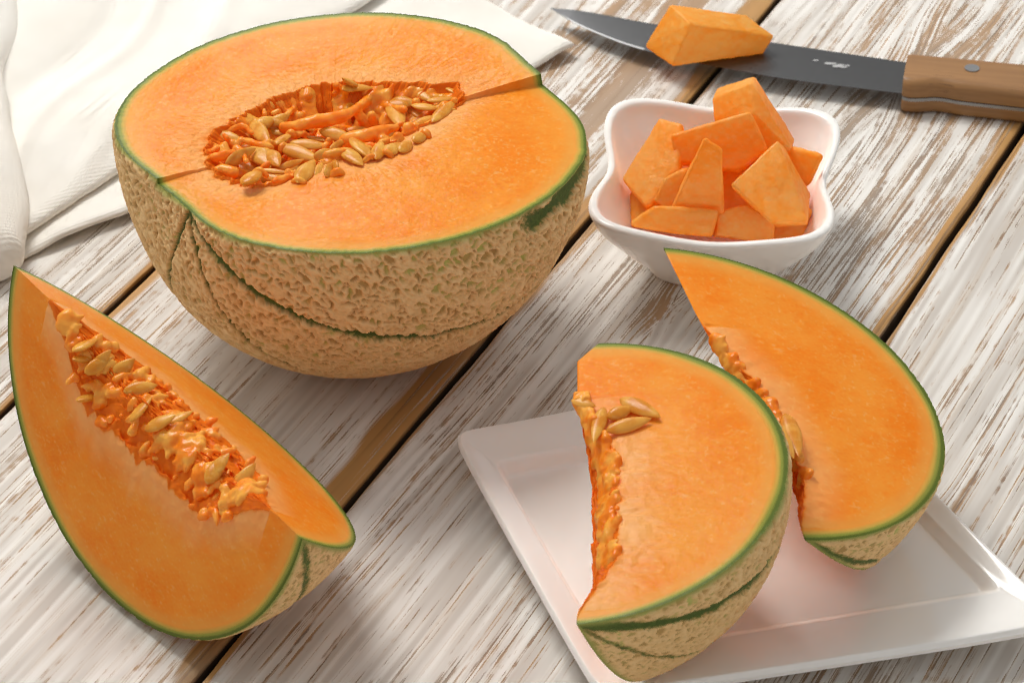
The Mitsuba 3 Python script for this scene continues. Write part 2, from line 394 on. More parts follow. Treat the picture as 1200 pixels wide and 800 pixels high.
CAVITY_SEEDS = [[-0.0313,0.0357,0.072,-0.0251,0.0266,0.072,0.0046],[-0.0253,0.0357,0.072,-0.0211,0.0311,0.072,0.0032],[-0.0211,0.0339,0.073,-0.0158,0.0278,0.073,0.0032],[-0.0348,0.0385,0.07,-0.0296,0.0286,0.07,0.0037],[-0.0258,0.0248,0.073,-0.0169,0.0263,0.073,0.0032],[-0.0306,0.0236,0.072,-0.022,0.0213,0.072,0.0035],[-0.024,0.0105,0.074,-0.0176,0.0231,0.074,0.0041],[-0.0375,0.0301,0.07,-0.0337,0.0137,0.07,0.0055],[-0.0343,0.0336,0.068,-0.0269,0.0216,0.068,0.0046],[-0.0412,0.0261,0.068,-0.0348,0.0366,0.068,0.0037],[-0.0299,0.0103,0.072,-0.0245,0.0169,0.072,0.0037],[-0.0582,0.0098,0.071,-0.0485,0.0054,0.071,0.0041],[-0.0666,0.0026,0.071,-0.0556,0.0004,0.071,0.0037],[-0.0699,0.0021,0.07,-0.0582,-0.0058,0.07,0.0046],[-0.0623,0.0096,0.069,-0.0552,0.0067,0.069,0.0023],[-0.0545,-0.0044,0.073,-0.0497,0.0013,0.073,0.0023],[-0.048,-0.0021,0.075,-0.0418,-0.0135,0.075,0.0055],[-0.0395,0.0006,0.073,-0.0353,0.0086,0.073,0.0027],[-0.0792,0.0115,0.073,-0.0732,-0.0016,0.073,0.0046],[-0.0778,0.0164,0.071,-0.0695,0.0142,0.071,0.0037],[-0.0899,0.0059,0.072,-0.0815,0.0016,0.072,0.0041],[-0.0849,-0.0146,0.074,-0.0772,-0.0061,0.074,0.0041],[-0.0868,0.0067,0.069,-0.0837,0.0002,0.069,0.0027],[-0.0923,0.0055,0.068,-0.0886,0.0012,0.068,0.0041],[-0.0933,0.0108,0.07,-0.0904,0.0064,0.07,0.0027],[-0.078,-0.0013,0.072,-0.0722,-0.0127,0.072,0.0064],[-0.073,-0.0059,0.073,-0.0695,-0.0143,0.073,0.0046],[-0.0694,-0.0124,0.071,-0.0628,-0.0075,0.071,0.0023],[-0.063,-0.0267,0.075,-0.059,-0.0149,0.075,0.005],[-0.0786,-0.0314,0.077,-0.0741,-0.0238,0.077,0.0055],[-0.0742,-0.0148,0.072,-0.0662,-0.0169,0.072,0.0018],[-0.074,-0.0183,0.072,-0.0666,-0.0217,0.072,0.0023],[-0.0698,-0.0166,0.071,-0.0646,-0.0201,0.071,0.0018],[-0.0717,0.0018,0.071,-0.067,0.0083,0.071,0.0032],[-0.055,-0.0232,0.075,-0.0525,-0.0163,0.075,0.0037],[-0.0532,-0.0163,0.075,-0.0515,-0.0219,0.075,0.0041],[-0.0507,-0.0078,0.075,-0.0446,-0.017,0.075,0.005],[-0.0404,-0.0135,0.075,-0.0393,-0.0035,0.075,0.0041],[-0.0376,-0.0107,0.075,-0.0342,-0.005,0.075,0.0046],[-0.0333,-0.0092,0.075,-0.0306,-0.0035,0.075,0.0041],[-0.0295,-0.0035,0.075,-0.026,0.0015,0.075,0.0037],[-0.058,-0.0216,0.074,-0.0565,-0.0146,0.074,0.0027],[-0.0778,0.0369,0.067,-0.077,0.0301,0.067,0.0024],[-0.0757,0.0392,0.067,-0.0745,0.0316,0.067,0.0024],[-0.0724,0.0407,0.067,-0.0711,0.0323,0.067,0.0026],[-0.0777,0.0336,0.065,-0.077,0.029,0.065,0.0024],[-0.0754,0.0336,0.065,-0.0744,0.029,0.065,0.0024],[-0.0732,0.0343,0.065,-0.0727,0.0283,0.065,0.0024],[-0.0707,0.0358,0.065,-0.0698,0.0275,0.065,0.0026],[-0.0573,0.0433,0.069,-0.0562,0.0364,0.069,0.0024],[-0.0546,0.0402,0.066,-0.054,0.0341,0.066,0.0024],[-0.0649,0.0341,0.066,-0.0623,0.0281,0.066,0.0041],[-0.0489,0.0298,0.065,-0.0479,0.0238,0.065,0.0027],[-0.0406,0.0306,0.068,-0.0382,0.0261,0.068,0.0037],[-0.0669,0.0296,0.066,-0.0615,0.0266,0.066,0.0033],[-0.0585,0.0268,0.065,-0.0545,0.0209,0.065,0.0031],[-0.0465,0.0266,0.066,-0.0433,0.0206,0.066,0.0033]]
CAVITY_EDGE = [[-0.0916,-0.0084],[-0.0911,0.0007],[-0.086,0.0094],[-0.0783,0.0182],[-0.0684,0.0277],[-0.0582,0.0331],[-0.0476,0.0336],[-0.0383,0.0331],[-0.0264,0.032],[-0.0185,0.032],[-0.0142,0.0288],[-0.0157,0.0224],[-0.0208,0.0156],[-0.0259,0.0094],[-0.0334,0.0007],[-0.0409,-0.0069],[-0.0496,-0.0114],[-0.0584,-0.0144],[-0.0643,-0.0218],[-0.0703,-0.0266],[-0.0778,-0.0281],[-0.0843,-0.0242],[-0.0897,-0.0168]]
STRANDS = [[[-0.0695,0.013,0.07],[-0.0649,0.011,0.072],[-0.0604,0.0112,0.073],[-0.0561,0.0126,0.073],[-0.0518,0.0147,0.073],[-0.0476,0.0213,0.072],[-0.0442,0.0291,0.071],[-0.0406,0.0347,0.073]],[[-0.0592,0.0372,0.072],[-0.0603,0.0349,0.069],[-0.0607,0.0341,0.066]],[[-0.0557,0.0349,0.072],[-0.0569,0.0336,0.068],[-0.0577,0.0321,0.065]],[[-0.0513,0.038,0.072],[-0.0525,0.0364,0.069],[-0.0536,0.0341,0.066]],[[-0.0466,0.0334,0.072],[-0.0481,0.0318,0.069],[-0.0503,0.0278,0.067]],[[-0.0505,0.0016,0.072],[-0.0453,0.001,0.074],[-0.0403,0.0036,0.074],[-0.0353,0.0078,0.073]],[[-0.0804,0.0016,0.072],[-0.0757,-0.003,0.073],[-0.0721,-0.0027,0.072]],[[-0.09,0.012,0.071],[-0.0857,0.0139,0.072],[-0.0812,0.0125,0.072]],[[-0.0668,0.0301,0.07],[-0.0645,0.0291,0.068],[-0.0628,0.0248,0.067]],[[-0.069,0.0311,0.072],[-0.0699,0.0321,0.068],[-0.0703,0.0298,0.065]],[[-0.0793,0.0283,0.071],[-0.078,0.0278,0.067]],[[-0.0328,0.0206,0.072],[-0.0366,0.0248,0.07],[-0.0405,0.0288,0.069]],[[-0.0817,0.0298,0.071],[-0.0802,0.0276,0.068],[-0.0792,0.0241,0.067]],[[-0.0476,0.0209,0.071],[-0.0448,0.0206,0.066]],[[-0.0431,0.0194,0.071],[-0.0425,0.0206,0.066]],[[-0.0564,-0.0111,0.074],[-0.0535,-0.0107,0.075],[-0.0499,-0.01,0.075]],[[-0.0646,0.0326,0.072],[-0.0657,0.0354,0.067]],[[-0.0624,0.0349,0.072],[-0.0633,0.0351,0.068],[-0.0618,0.0328,0.065]],[[-0.0429,0.0349,0.072],[-0.0459,0.0318,0.069]],[[-0.0829,-0.0044,0.073],[-0.0808,-0.0073,0.073],[-0.0792,-0.0139,0.074]],[[-0.0895,-0.0118,0.074],[-0.0858,-0.0121,0.075],[-0.0832,-0.009,0.074]]]
RIGHT_SEEDS = [[0.0707,-0.1224,0.0557,0.0755,-0.1369,0.055,0.0046],[0.0753,-0.1153,0.0532,0.0774,-0.1341,0.0535,0.0052]]


CHUNKS = {'knife_chunk':[[0.0625,0.1673,0.0225],[0.0932,0.1753,0.013],[0.0904,0.1743,0.0078],[0.0569,0.1649,0.0078],[0.0562,0.1788,0.0235],[0.0846,0.184,0.0165],[0.0483,0.176,0.009],[0.0856,0.1858,0.0078]],'slab_left':[[0.0484,0.066,0.0425],[0.0543,0.0606,0.0434],[0.0528,0.0472,0.0342],[0.0435,0.0413,0.0242],[0.0329,0.0559,0.0257],[0.0504,0.079,0.0305],[0.0563,0.0736,0.0314],[0.0548,0.0602,0.0222],[0.0455,0.0543,0.0122],[0.0349,0.0689,0.0137]],'block_back':[[0.0512,0.0548,0.0423],[0.0764,0.058,0.0493],[0.0818,0.0543,0.0387],[0.0726,0.0517,0.0321],[0.0524,0.0524,0.0355],[0.0532,0.0688,0.0323],[0.0784,0.072,0.0393],[0.0838,0.0683,0.0287],[0.0746,0.0657,0.0221],[0.0544,0.0664,0.0255]],'tall_back':[[0.066,0.0762,0.0447],[0.0771,0.0692,0.0535],[0.0787,0.0626,0.0466],[0.0662,0.0722,0.0393],[0.0902,0.0575,0.036],[0.0819,0.0608,0.026],[0.0673,0.0738,0.028],[0.068,0.0882,0.0407],[0.0791,0.0812,0.0495],[0.0807,0.0746,0.0426],[0.0682,0.0842,0.0353],[0.0922,0.0695,0.032],[0.0839,0.0728,0.022],[0.0693,0.0858,0.024]],'pyramid':[[0.0844,0.0459,0.046],[0.0694,0.0324,0.038],[0.0817,0.0228,0.03],[0.0929,0.0242,0.0285],[0.101,0.0396,0.022],[0.1008,0.0448,0.026],[0.0874,0.0579,0.036],[0.0724,0.0444,0.028],[0.0847,0.0348,0.02]],'upright':[[0.0609,0.0334,0.0539],[0.0654,0.033,0.0505],[0.0671,0.0337,0.0265],[0.0509,0.0359,0.0248],[0.0581,0.0341,0.0464],[0.0609,0.0474,0.0439],[0.0654,0.047,0.0405],[0.0671,0.0477,0.0165],[0.0509,0.0499,0.0148],[0.0581,0.0481,0.0364]],'stub':[[0.0491,0.0433,0.0333],[0.0547,0.0434,0.0364],[0.0519,0.038,0.0238],[0.0458,0.0409,0.0265],[0.0531,0.0553,0.0273],[0.0587,0.0554,0.0304],[0.0559,0.05,0.0178],[0.0498,0.0529,0.0205]],'corner_right':[[0.0906,0.0615,0.0349],[0.0993,0.0514,0.0372],[0.0966,0.0528,0.0268],[0.0915,0.059,0.0271],[0.0866,0.0695,0.0249],[0.0953,0.0594,0.0272],[0.0926,0.0608,0.0168],[0.0875,0.067,0.0171]],'front_left':[[0.0384,0.0333,0.0232],[0.0448,0.0338,0.0283],[0.0653,0.0314,0.0282],[0.0638,0.0299,0.0211],[0.0517,0.0313,0.0212],[0.0384,0.0453,0.0152],[0.0448,0.0458,0.0203],[0.0653,0.0434,0.0202],[0.0638,0.0419,0.0131],[0.0517,0.0433,0.0132]],'front_mid':[[0.0652,0.0342,0.0261],[0.0743,0.0332,0.0299],[0.0834,0.0293,0.026],[0.083,0.0272,0.0201],[0.0653,0.0319,0.0199],[0.0652,0.0462,0.0181],[0.0743,0.0452,0.0219],[0.0834,0.0413,0.018],[0.083,0.0392,0.0121],[0.0653,0.0439,0.0119]],'front_right':[[0.084,0.0356,0.0227],[0.1001,0.0359,0.0251],[0.1001,0.0335,0.021],[0.0954,0.0319,0.0179],[0.0839,0.0324,0.0173],[0.082,0.0476,0.0147],[0.0981,0.0479,0.0171],[0.0981,0.0455,0.013],[0.0934,0.0439,0.0099],[0.0819,0.0444,0.0093]],'low_left':[[0.034,0.0566,0.0204],[0.0414,0.0503,0.0211],[0.0481,0.0432,0.0206],[0.0393,0.0445,0.0149],[0.038,0.0706,0.0124],[0.0454,0.0643,0.0131],[0.0521,0.0572,0.0126],[0.0433,0.0585,0.0069]],'low_mid':[[0.0418,0.06,0.02],[0.0588,0.0696,0.024],[0.078,0.0656,0.028],[0.0771,0.0457,0.019],[0.0647,0.042,0.014],[0.0485,0.0486,0.014],[0.0418,0.074,0.012],[0.0588,0.0836,0.016],[0.078,0.0796,0.02],[0.0771,0.0597,0.011],[0.0647,0.056,0.006],[0.0485,0.0626,0.006]]}
FRONT_SEEDS = [[0.0299,-0.1211,0.0627,0.0395,-0.13,0.0633,0.0047],[0.0265,-0.1276,0.0616,0.0319,-0.1254,0.0626,0.0042],[0.0259,-0.1332,0.061,0.037,-0.1306,0.0629,0.0042],[0.0165,-0.119,0.0609,0.0225,-0.1226,0.0615,0.003],[0.0248,-0.1241,0.0617,0.022,-0.1367,0.0602,0.0038]]

# ------------------------------------------------------------------ tabletop
table = thing('tabletop', 'rustic tabletop of white painted planks worn down to brown wood', None, kind='structure')
U0, U1 = -0.55, 0.95
for i in range(len(SEAMS) - 1):
    c0, c1 = SEAMS[i] + 0.0011, SEAMS[i + 1] - 0.0011
    nu, ch = 260, 0.0010
    u = np.linspace(U0, U1, nu)
    # section of the plank, chamfered and a little uneven along its length
    ring = []
    for k, uu in enumerate(u):
        j0 = 0.0007 * (meshkit.noise([[uu * 40, i, 0.3]])[0] - 0.5) + 0.0003 * (meshkit.noise([[uu * 160, i, 7.3]])[0] - 0.5)
        j1 = 0.0007 * (meshkit.noise([[uu * 40, i, 5.3]])[0] - 0.5) + 0.0003 * (meshkit.noise([[uu * 160, i, 9.3]])[0] - 0.5)
        a, b = c0 + j0, c1 + j1
        sec = [(a, -0.022), (a, -ch * 1.3), (a + ch * 0.35, -ch * 0.42), (a + ch, -0.00012), (a + 2.2 * ch, 0.0), (b - 2.2 * ch, 0.0), (b - ch, -0.00012), (b - ch * 0.35, -ch * 0.42), (b, -ch * 1.3), (b, -0.022)]
        ring.append([(*(P0 + DIR * uu + NRM * c), z) for c, z in sec])
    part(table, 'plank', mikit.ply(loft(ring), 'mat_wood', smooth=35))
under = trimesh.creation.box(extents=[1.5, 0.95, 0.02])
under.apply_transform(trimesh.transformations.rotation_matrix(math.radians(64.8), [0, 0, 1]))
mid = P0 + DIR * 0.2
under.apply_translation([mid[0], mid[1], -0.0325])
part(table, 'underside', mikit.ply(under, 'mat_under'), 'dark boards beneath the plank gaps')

# ------------------------------------------------------------------ napkin
def sheet(corners, z, thick, n=220, m=220, wave=0.001, fold=None, seed=0, rim=0.003, wavy=0.0):
    """A cloth layer over a four-cornered outline; z lifts it, its rim is rolled round."""
    a, b, c, d = [np.asarray(q, float) for q in corners]
    s, t = np.meshgrid(np.linspace(0, 1, n), np.linspace(0, 1, m), indexing='ij')
    def at(s, t):
        return ((a * (1 - s[..., None]) + b * s[..., None]) * (1 - t[..., None]) + (d * (1 - s[..., None]) + c * s[..., None]) * t[..., None])
    p = at(s, t)
    q3 = np.dstack([p, np.zeros_like(s)])
    ls, lt = np.linalg.norm(b - a), np.linalg.norm(d - a)
    edge = np.minimum(np.minimum(s, 1 - s) * ls, np.minimum(t, 1 - t) * lt)
    p = p + wavy * (meshkit.fbm(q3 * 30, 3, seed + 9) - 0.5)[..., None] * unit(at(s, np.zeros_like(t)) - at(s, np.ones_like(t)))
    lift = z + wave * (meshkit.fbm(q3 * 22, 3, seed) - 0.5) * 2
    if fold is not None:
        lift = lift + fold(p)
    r = np.sqrt(np.clip(1 - (1 - np.clip(edge / rim, 0, 1)) ** 2, 0, 1))
    top = lift - thick * (1 - r) * 0.5
    bot = lift - thick + thick * (1 - r) * 0.5
    v = np.vstack([np.dstack([p, top]).reshape(-1, 3), np.dstack([p, bot]).reshape(-1, 3)])
    f = np.vstack([grid_faces(n, m), grid_faces(n, m, flip=True) + n * m])
    mesh = trimesh.Trimesh(v, f, process=False)
    mesh.merge_vertices(digits_vertex=7)
    return mesh


nap = thing('napkin', 'folded off-white cloth napkin lying behind and left of the halved melon', 'napkin')
FD = unit(np.array([0.1835, 0.1365])); FN = np.array([-FD[1], FD[0]])
A0 = np.array([-0.1755, 0.0360]); B0 = np.array([0.0235, 0.1840])


def ripple(p):
    d = (p - A0) @ FN
    x = (p - A0) @ FD
    return 0.0022 * np.exp(-(d / 0.018) ** 2) * (0.5 + 0.5 * np.sin(x * 150 + 2 * np.sin(x * 60))) * smooth(0.12, 0.03, x) + 0.0035 * np.exp(-(d / 0.02) ** 2 - ((x - 0.245) / 0.012) ** 2)


part(nap, 'lower_layer', mikit.ply(sheet([A0, B0, B0 + np.array([-0.145, 0.175]), A0 + np.array([-0.16, 0.20])], 0.0030, 0.0028, wave=0.0008, fold=ripple, seed=1, wavy=0.006), 'mat_cloth', smooth=True))
UD = unit(np.array([0.0264, 0.0406]))
A1 = np.array([-0.1680, 0.0400])
B1 = A1 + UD * 0.30


def billow(p):
    n = np.array([-UD[1], UD[0]])
    d = (p - A1) @ n
    x = (p - A1) @ UD
    crease = sum(h_ * np.exp(-((d - o_ - 0.25 * x + 0.004 * np.sin(x * 60)) / w_) ** 2) for h_, o_, w_ in ((0.0016, 0.018, 0.004), (0.0020, -0.010, 0.006), (-0.0012, 0.034, 0.005)))
    return crease * smooth(0, 0.01, d) + 0.0035 * smooth(0, 0.03, d) * (0.6 + 0.8 * meshkit.fbm(np.dstack([p * 14, np.zeros(p.shape[:2])]), 2, 4)) + 0.002 * np.sin(d * 70 + x * 10) * smooth(0, 0.05, d)


part(nap, 'upper_layer', mikit.ply(sheet([A1, B1, B1 + np.array([-0.17, 0.06]), A1 + np.array([-0.16, 0.03])], 0.0085, 0.0050, wave=0.0009, fold=billow, seed=5, rim=0.006, wavy=0.004), 'mat_cloth', smooth=True))
# the fold standing up along the left
ys = np.linspace(0.020, 0.32, 130)
rings = []
for y in ys:
    cx = -0.1575 - 0.0195 * smooth(0.05, 0.15, y) - 0.012 * smooth(0.15, 0.3, y) + 0.0012 * math.sin(y * 70)
    a = np.linspace(0, 2 * np.pi, 48, endpoint=False)
    sc = math.sqrt(max(0.02, smooth(0.019, 0.040, y)))
    wob = 1 + 0.10 * (meshkit.noise(np.stack([np.cos(a) * 1.2, np.sin(a) * 1.2, a * 0 + y * 45], 1), 3) - 0.5)
    rx, rz = 0.034 * sc, 0.0135 * sc
    ring = np.stack([cx - 0.034 + rx * np.sign(np.cos(a)) * np.abs(np.cos(a)) ** 0.8 * wob, a * 0 + y, np.maximum(0.0075 + 0.004 * smooth(0.03, 0.1, y) + rz * np.sin(a) * wob, 0.0008)], 1)
    rings.append(ring)
part(nap, 'turned_fold', mikit.ply(loft(rings), 'mat_cloth', smooth=True), 'rolled fold of cloth running along the left edge')

# ------------------------------------------------------------------ plate
plate = thing('square_plate', 'white square ceramic plate with a flat raised rim under two melon wedges', 'plate')
PL = {'L': (-0.0176, -0.0656), 'T': (0.0896, -0.0275), 'R': (0.1507, -0.1548), 'B': (0.0232, -0.1848)}
n = 241
g = np.linspace(-1, 1, n)
g = np.sign(g) * (1 - (1 - np.abs(g)) ** 1.35)
s, t = np.meshgrid(g, g, indexing='ij')
cr = 0.045                                                    # rounded corners
s2 = s * (1 - cr * 0.5 * (np.abs(t) ** 22)); t2 = t * (1 - cr * 0.5 * (np.abs(s) ** 22))
a, b = (s2 + 1) / 2, (t2 + 1) / 2
L_, T_, R_, B_ = [np.array(PL[k]) for k in 'LTRB']
xy = (L_ * (1 - a[..., None]) + T_ * a[..., None]) * (1 - b[..., None]) + (B_ * (1 - a[..., None]) + R_ * a[..., None]) * b[..., None]
mx = np.maximum(np.abs(s), np.abs(t))
wide = [0.0085, 0.0060, 0.0150, 0.0190]                       # rim widths: left, right, far, near side
q = np.stack([(s + 1) * 0.0625 / wide[0], (1 - s) * 0.0625 / wide[1], (t + 1) * 0.064 / wide[2], (1 - t) * 0.064 / wide[3]])
d = -np.log(np.exp(-9 * q).sum(0)) / 9 * 0.0165
d = np.maximum(d, 0)
corner = (np.abs(s) * np.abs(t)) ** 4
top = 0.0056 + 0.0038 * smooth(0.0215, 0.0158, d) + 0.0022 * smooth(0.018, 0.0, d) + 0.0012 * corner * smooth(0.03, 0, d)
top = top - 0.0014 * smooth(0.0014, 0.0, d) ** 2
bot = 0.0022 + 0.0052 * smooth(0.030, 0.010, d) + 0.002 * smooth(0.012, 0.0, d) - 0.0021 * (smooth(0.0385, 0.036, d) * smooth(0.030, 0.0335, d))
bot = np.minimum(bot, top - 0.0026 * smooth(0, 0.0012, d))
bot[mx > 0.9999] = top[mx > 0.9999] - 0.0012
v = np.vstack([np.dstack([xy, top]).reshape(-1, 3), np.dstack([xy, bot]).reshape(-1, 3)])
f = [grid_faces(n, n), grid_faces(n, n, flip=True) + n * n]
loop = np.concatenate([np.arange(n) * n, (n - 1) * n + np.arange(1, n), np.arange(n - 2, -1, -1) * n + n - 1, np.arange(n - 2, 0, -1)])
l2 = np.roll(loop, -1)
f += [np.stack([loop, loop + n * n, l2 + n * n], 1), np.stack([loop, l2 + n * n, l2], 1)]
pm = trimesh.Trimesh(v, np.vstack(f), process=False)
pm.fix_normals()
part(plate, 'dish', mikit.ply(pm, 'mat_ceramic', smooth=50))

# ------------------------------------------------------------------ bowl
bowl = thing('square_bowl', 'small white ceramic bowl with wavy rounded square rim, filled with melon pieces', 'bowl')
BC = np.array([0.0660, 0.0520]); BR = math.radians(-7)
na = 220
ph = np.linspace(0, 2 * np.pi, na, endpoint=False)


def bowl_ring(size, z, k, wav):
    """k: 0 = round, 1 = square with hollow sides"""
    e = 2 + 3.2 * k
    r = (np.abs(np.cos(ph)) ** e + np.abs(np.sin(ph)) ** e) ** (-1 / e)
    r = r * size * (1 + 0.03 * k)
    side = np.cos(ph) ** 2
    r = r * (1 - 0.125 * k * side ** 5)
    x, y = r * np.cos(ph), r * np.sin(ph) * (1 + 0.07 * k)
    zz = z + wav * (-np.cos(4 * ph)) * 0.8 - 0.0045 * smooth(0.012, 0.034, z) * (1 + 0 * ph)
    X = BC[0] + x * math.cos(BR) - y * math.sin(BR)
    Y = BC[1] + x * math.sin(BR) + y * math.cos(BR)
    return np.stack([X, Y, zz], 1)


prof = [(0.0185, 0.0018, .35, 0), (0.0195, 0.0004, .35, 0), (0.0208, 0.0002, .35, 0), (0.0216, 0.0012, .35, 0), (0.0222, 0.0030, .4, 0), (0.0248, 0.0070, .55, 0), (0.0288, 0.0130, .75, 0),
        (0.0328, 0.0200, .9, .0008), (0.0360, 0.0270, 1, .0012), (0.0381, 0.0322, 1, .0018), (0.0391, 0.0345, 1, .0020), (0.0391, 0.0356, 1, .0020), (0.0383, 0.0362, 1, .0020), (0.0371, 0.0360, 1, .0020), (0.0363, 0.0350, 1, .0020),
        (0.0352, 0.0320, 1, .0018), (0.0330, 0.0260, .95, .002), (0.0298, 0.0190, .9, .001), (0.0258, 0.0120, .75, 0), (0.0210, 0.0070, .6, 0), (0.0150, 0.0048, .4, 0), (0.006, 0.0042, .2, 0)]
prof = np.array(prof)
idx = np.linspace(0, len(prof) - 1, 110)
prof = catmull(prof, 110)
part(bowl, 'body', mikit.ply(loft([bowl_ring(*q) for q in prof]), 'mat_ceramic', smooth=50))

# ------------------------------------------------------------------ melon skin: raised net over green pits, dark grooves from pole to pole
NC = 8200
ii = np.arange(NC) + 0.5
zc = 1 - 2 * ii / NC
th = np.pi * (1 + 5 ** 0.5) * ii
cells = np.stack([np.sqrt(1 - zc * zc) * np.cos(th), np.sqrt(1 - zc * zc) * np.sin(th), zc], 1)
SP = math.sqrt(4 * math.pi / NC)
cells = unit(cells + rng.normal(0, 0.30 * SP, cells.shape))
TREE = cKDTree(cells)
cells2 = unit(rng.normal(0, 1, (NC * 3, 3)))
TREE2 = cKDTree(cells2)
CELL_RAND = rng.random(NC)


def skin(d, grooves, groove_w=0.017, brown=0.0):
    """Net height (m) and colour at unit directions d (n, 3) of the melon, pole along x."""
    w = d + 0.75 * SP * (np.stack([meshkit.fbm(d * 26, 2, s) for s in (1, 2, 3)], -1) - 0.5) * 2
    dist, idx = TREE.query(w, k=2)
    e = (dist[:, 1] - dist[:, 0]) / SP
    n1 = meshkit.fbm(d * 30, 2, 7)
    wall = (1 - np.clip((e + 0.50 * (n1 - 0.5)) / 0.44, 0, 1) ** 2.0)
    d2, _ = TREE2.query(w, k=2)
    e2 = (d2[:, 1] - d2[:, 0]) / SP
    wall2 = 1 - smooth(0.05, 0.28, e2)
    h = np.maximum(wall, 0.75 * wall2 * smooth(0.5, 0.75, n1))
    fine = meshkit.fbm(d * 150, 2, 12)
    crest = 1 - np.abs(2 * meshkit.noise(w * 62, 19) - 1)
    psi = np.arctan2(d[:, 2], d[:, 1]) + 0.06 * (meshkit.fbm(d * 9, 2, 15) - 0.5) + 0.02 * (meshkit.noise(d * 40, 25) - 0.5)
    rad = np.sqrt(d[:, 1] ** 2 + d[:, 2] ** 2)
    g = np.zeros(len(d))
    for ang, st, lo, hi, gw in grooves:
        dd = np.abs((psi - ang + np.pi) % (2 * np.pi) - np.pi) * rad
        ww = gw * (0.45 + 0.9 * meshkit.noise(d * 11 + ang, 31))
        g = np.maximum(g, st * np.exp(-(dd / ww) ** 2) * smooth(lo - 0.12, lo + 0.12, d[:, 0]) * smooth(hi + 0.12, hi - 0.12, d[:, 0]))
    h = h * (1 - 0.85 * smooth(0.25, 0.6, g))
    height = 0.00115 * h + 0.00028 * (crest - 0.5) * h + 0.00022 * (fine - 0.5) * h + 0.00010 * (meshkit.noise(d * 420, 14) - 0.5) - 0.0008 * g
    tan = np.array([0.66, 0.425, 0.180]) * (0.78 + 0.44 * fine[:, None]) * (1 - 0.18 * brown)
    tan = tan + (np.array([0.78, 0.56, 0.29]) - tan) * (0.6 * crest * smooth(0.6, 1.0, h))[:, None]
    cr = CELL_RAND[idx[:, 0]]
    greenness = smooth(0.35, 0.90, 0.5 * cr + 0.8 * (meshkit.fbm(d * 3.5, 2, 18) - 0.25))[:, None] * (1 - 0.6 * brown)
    pit = np.array([0.42, 0.255, 0.085]) * (1 - greenness) + np.array([0.44, 0.46, 0.125]) * greenness
    col = pit + (tan - pit) * smooth(0.05, 0.55, h)[:, None]
    grn = np.array([0.055, 0.085, 0.014]) * (0.5 + fine[:, None] * 1.3)
    gm = smooth(0.25, 0.75, g + 0.75 * (fine - 0.5) + 0.35 * (meshkit.noise(d * 75, 23) - 0.5) * (g > 0.12))[:, None]
    col = col * (1 - gm) + grn * gm
    return height, col


def seed_mesh():
    n, m = 18, 20
    t = np.linspace(0, 1, n)
    w = np.sin(np.pi * t ** 0.85) ** 0.72 * (1 - 0.12 * t)
    w[0] = w[-1] = 0.02
    th = 0.40 * w ** 0.85
    a = np.linspace(0, 2 * np.pi, m, endpoint=False)
    rim = 1.0
    rings = []
    for k in range(n):
        y = 0.5 * w[k] * np.sign(np.cos(a)) * np.abs(np.cos(a)) ** 0.9
        z = 0.5 * th[k] * np.sign(np.sin(a)) * np.abs(np.sin(a)) ** 1.15
        rings.append(np.stack([a * 0 + t[k] - 0.5, y, z], 1))
    return loft(rings)


SEED = mikit.ply(seed_mesh(), 'mat_seed', smooth=True)


def add_seed(parent, p, q, width, up=(0, -0.35, 0.93), roll=None, label=None, grow=1.12):
    p, q = np.asarray(p, float), np.asarray(q, float)
    x = q - p
    width = width * 1.12
    L = max(np.linalg.norm(x) * grow, width * 1.6)
    x = unit(x)
    z = np.asarray(up, float); z = unit(z - x * (z @ x)); y = np.cross(z, x)
    r = rng.normal(0, 0.35) if roll is None else roll
    y, z = y * math.cos(r) + z * math.sin(r), -y * math.sin(r) + z * math.cos(r)
    M = np.eye(4)
    M[:3, 0], M[:3, 1], M[:3, 2], M[:3, 3] = x * L, y * width, z * width * 1.05, (p + q) / 2
    return part(parent, 'seed', {**SEED, 'to_world': T(M)}, label)


def strand_mesh(pts, r0, r1, seed):
    path = catmull(pts, 40)
    path = path + 0.0012 * (np.stack([meshkit.noise(path * 260, seed + k) for k in range(3)], 1) - 0.5)
    t = np.linspace(0, 1, 40)
    rad = (r0 + (r1 - r0) * t) * (0.65 + 0.7 * meshkit.noise(np.stack([t * 9, t * 0 + seed, t * 0], 1), seed)) * np.clip(np.minimum(t, 1 - t) * 9 + 0.35, 0, 1)
    return tube(path, rad, 10, 0.65)


def join(parts):
    v, f, k = [], [], 0
    for a, b in parts:
        v.append(a); f.append(b + k); k += len(a)
    return np.vstack(v), np.vstack(f)


# ------------------------------------------------------------------ the halved melon
melon = thing('halved_melon', 'large halved orange melon with netted rind and a seed-filled cavity, cut side up', 'melon')
MC = np.array([-0.0488, 0.0043, 0.0742]); MR = 0.0722
POLE = unit([-0.71, -0.70, -0.02])
mz = unit(np.array([0, 0, 1.0]) - POLE * POLE[2]); my = np.cross(mz, POLE)
MF = np.stack([POLE, my, mz], 0)                              # rows: melon axes


def groove_at(d):
    q = MF @ unit(d)
    return math.atan2(q[2], q[1])


GROOVES = [(math.radians(a), st, lo, hi, gw) for a, st, lo, hi, gw in ((-30.0, 1.0, -1.2, 1.3, 0.020), (-66.0, 0.95, 0.15, 1.3, 0.014), (-114.0, 0.9, 0.6, 1.3, 0.014), (-3.5, 1.1, -1.2, -0.05, 0.050))]
POLES = [(unit([-0.80, -0.55, 0.02]), 0.125, 0.42), (unit([0.84, 0.46, 0.10]), 0.10, 0.36)]


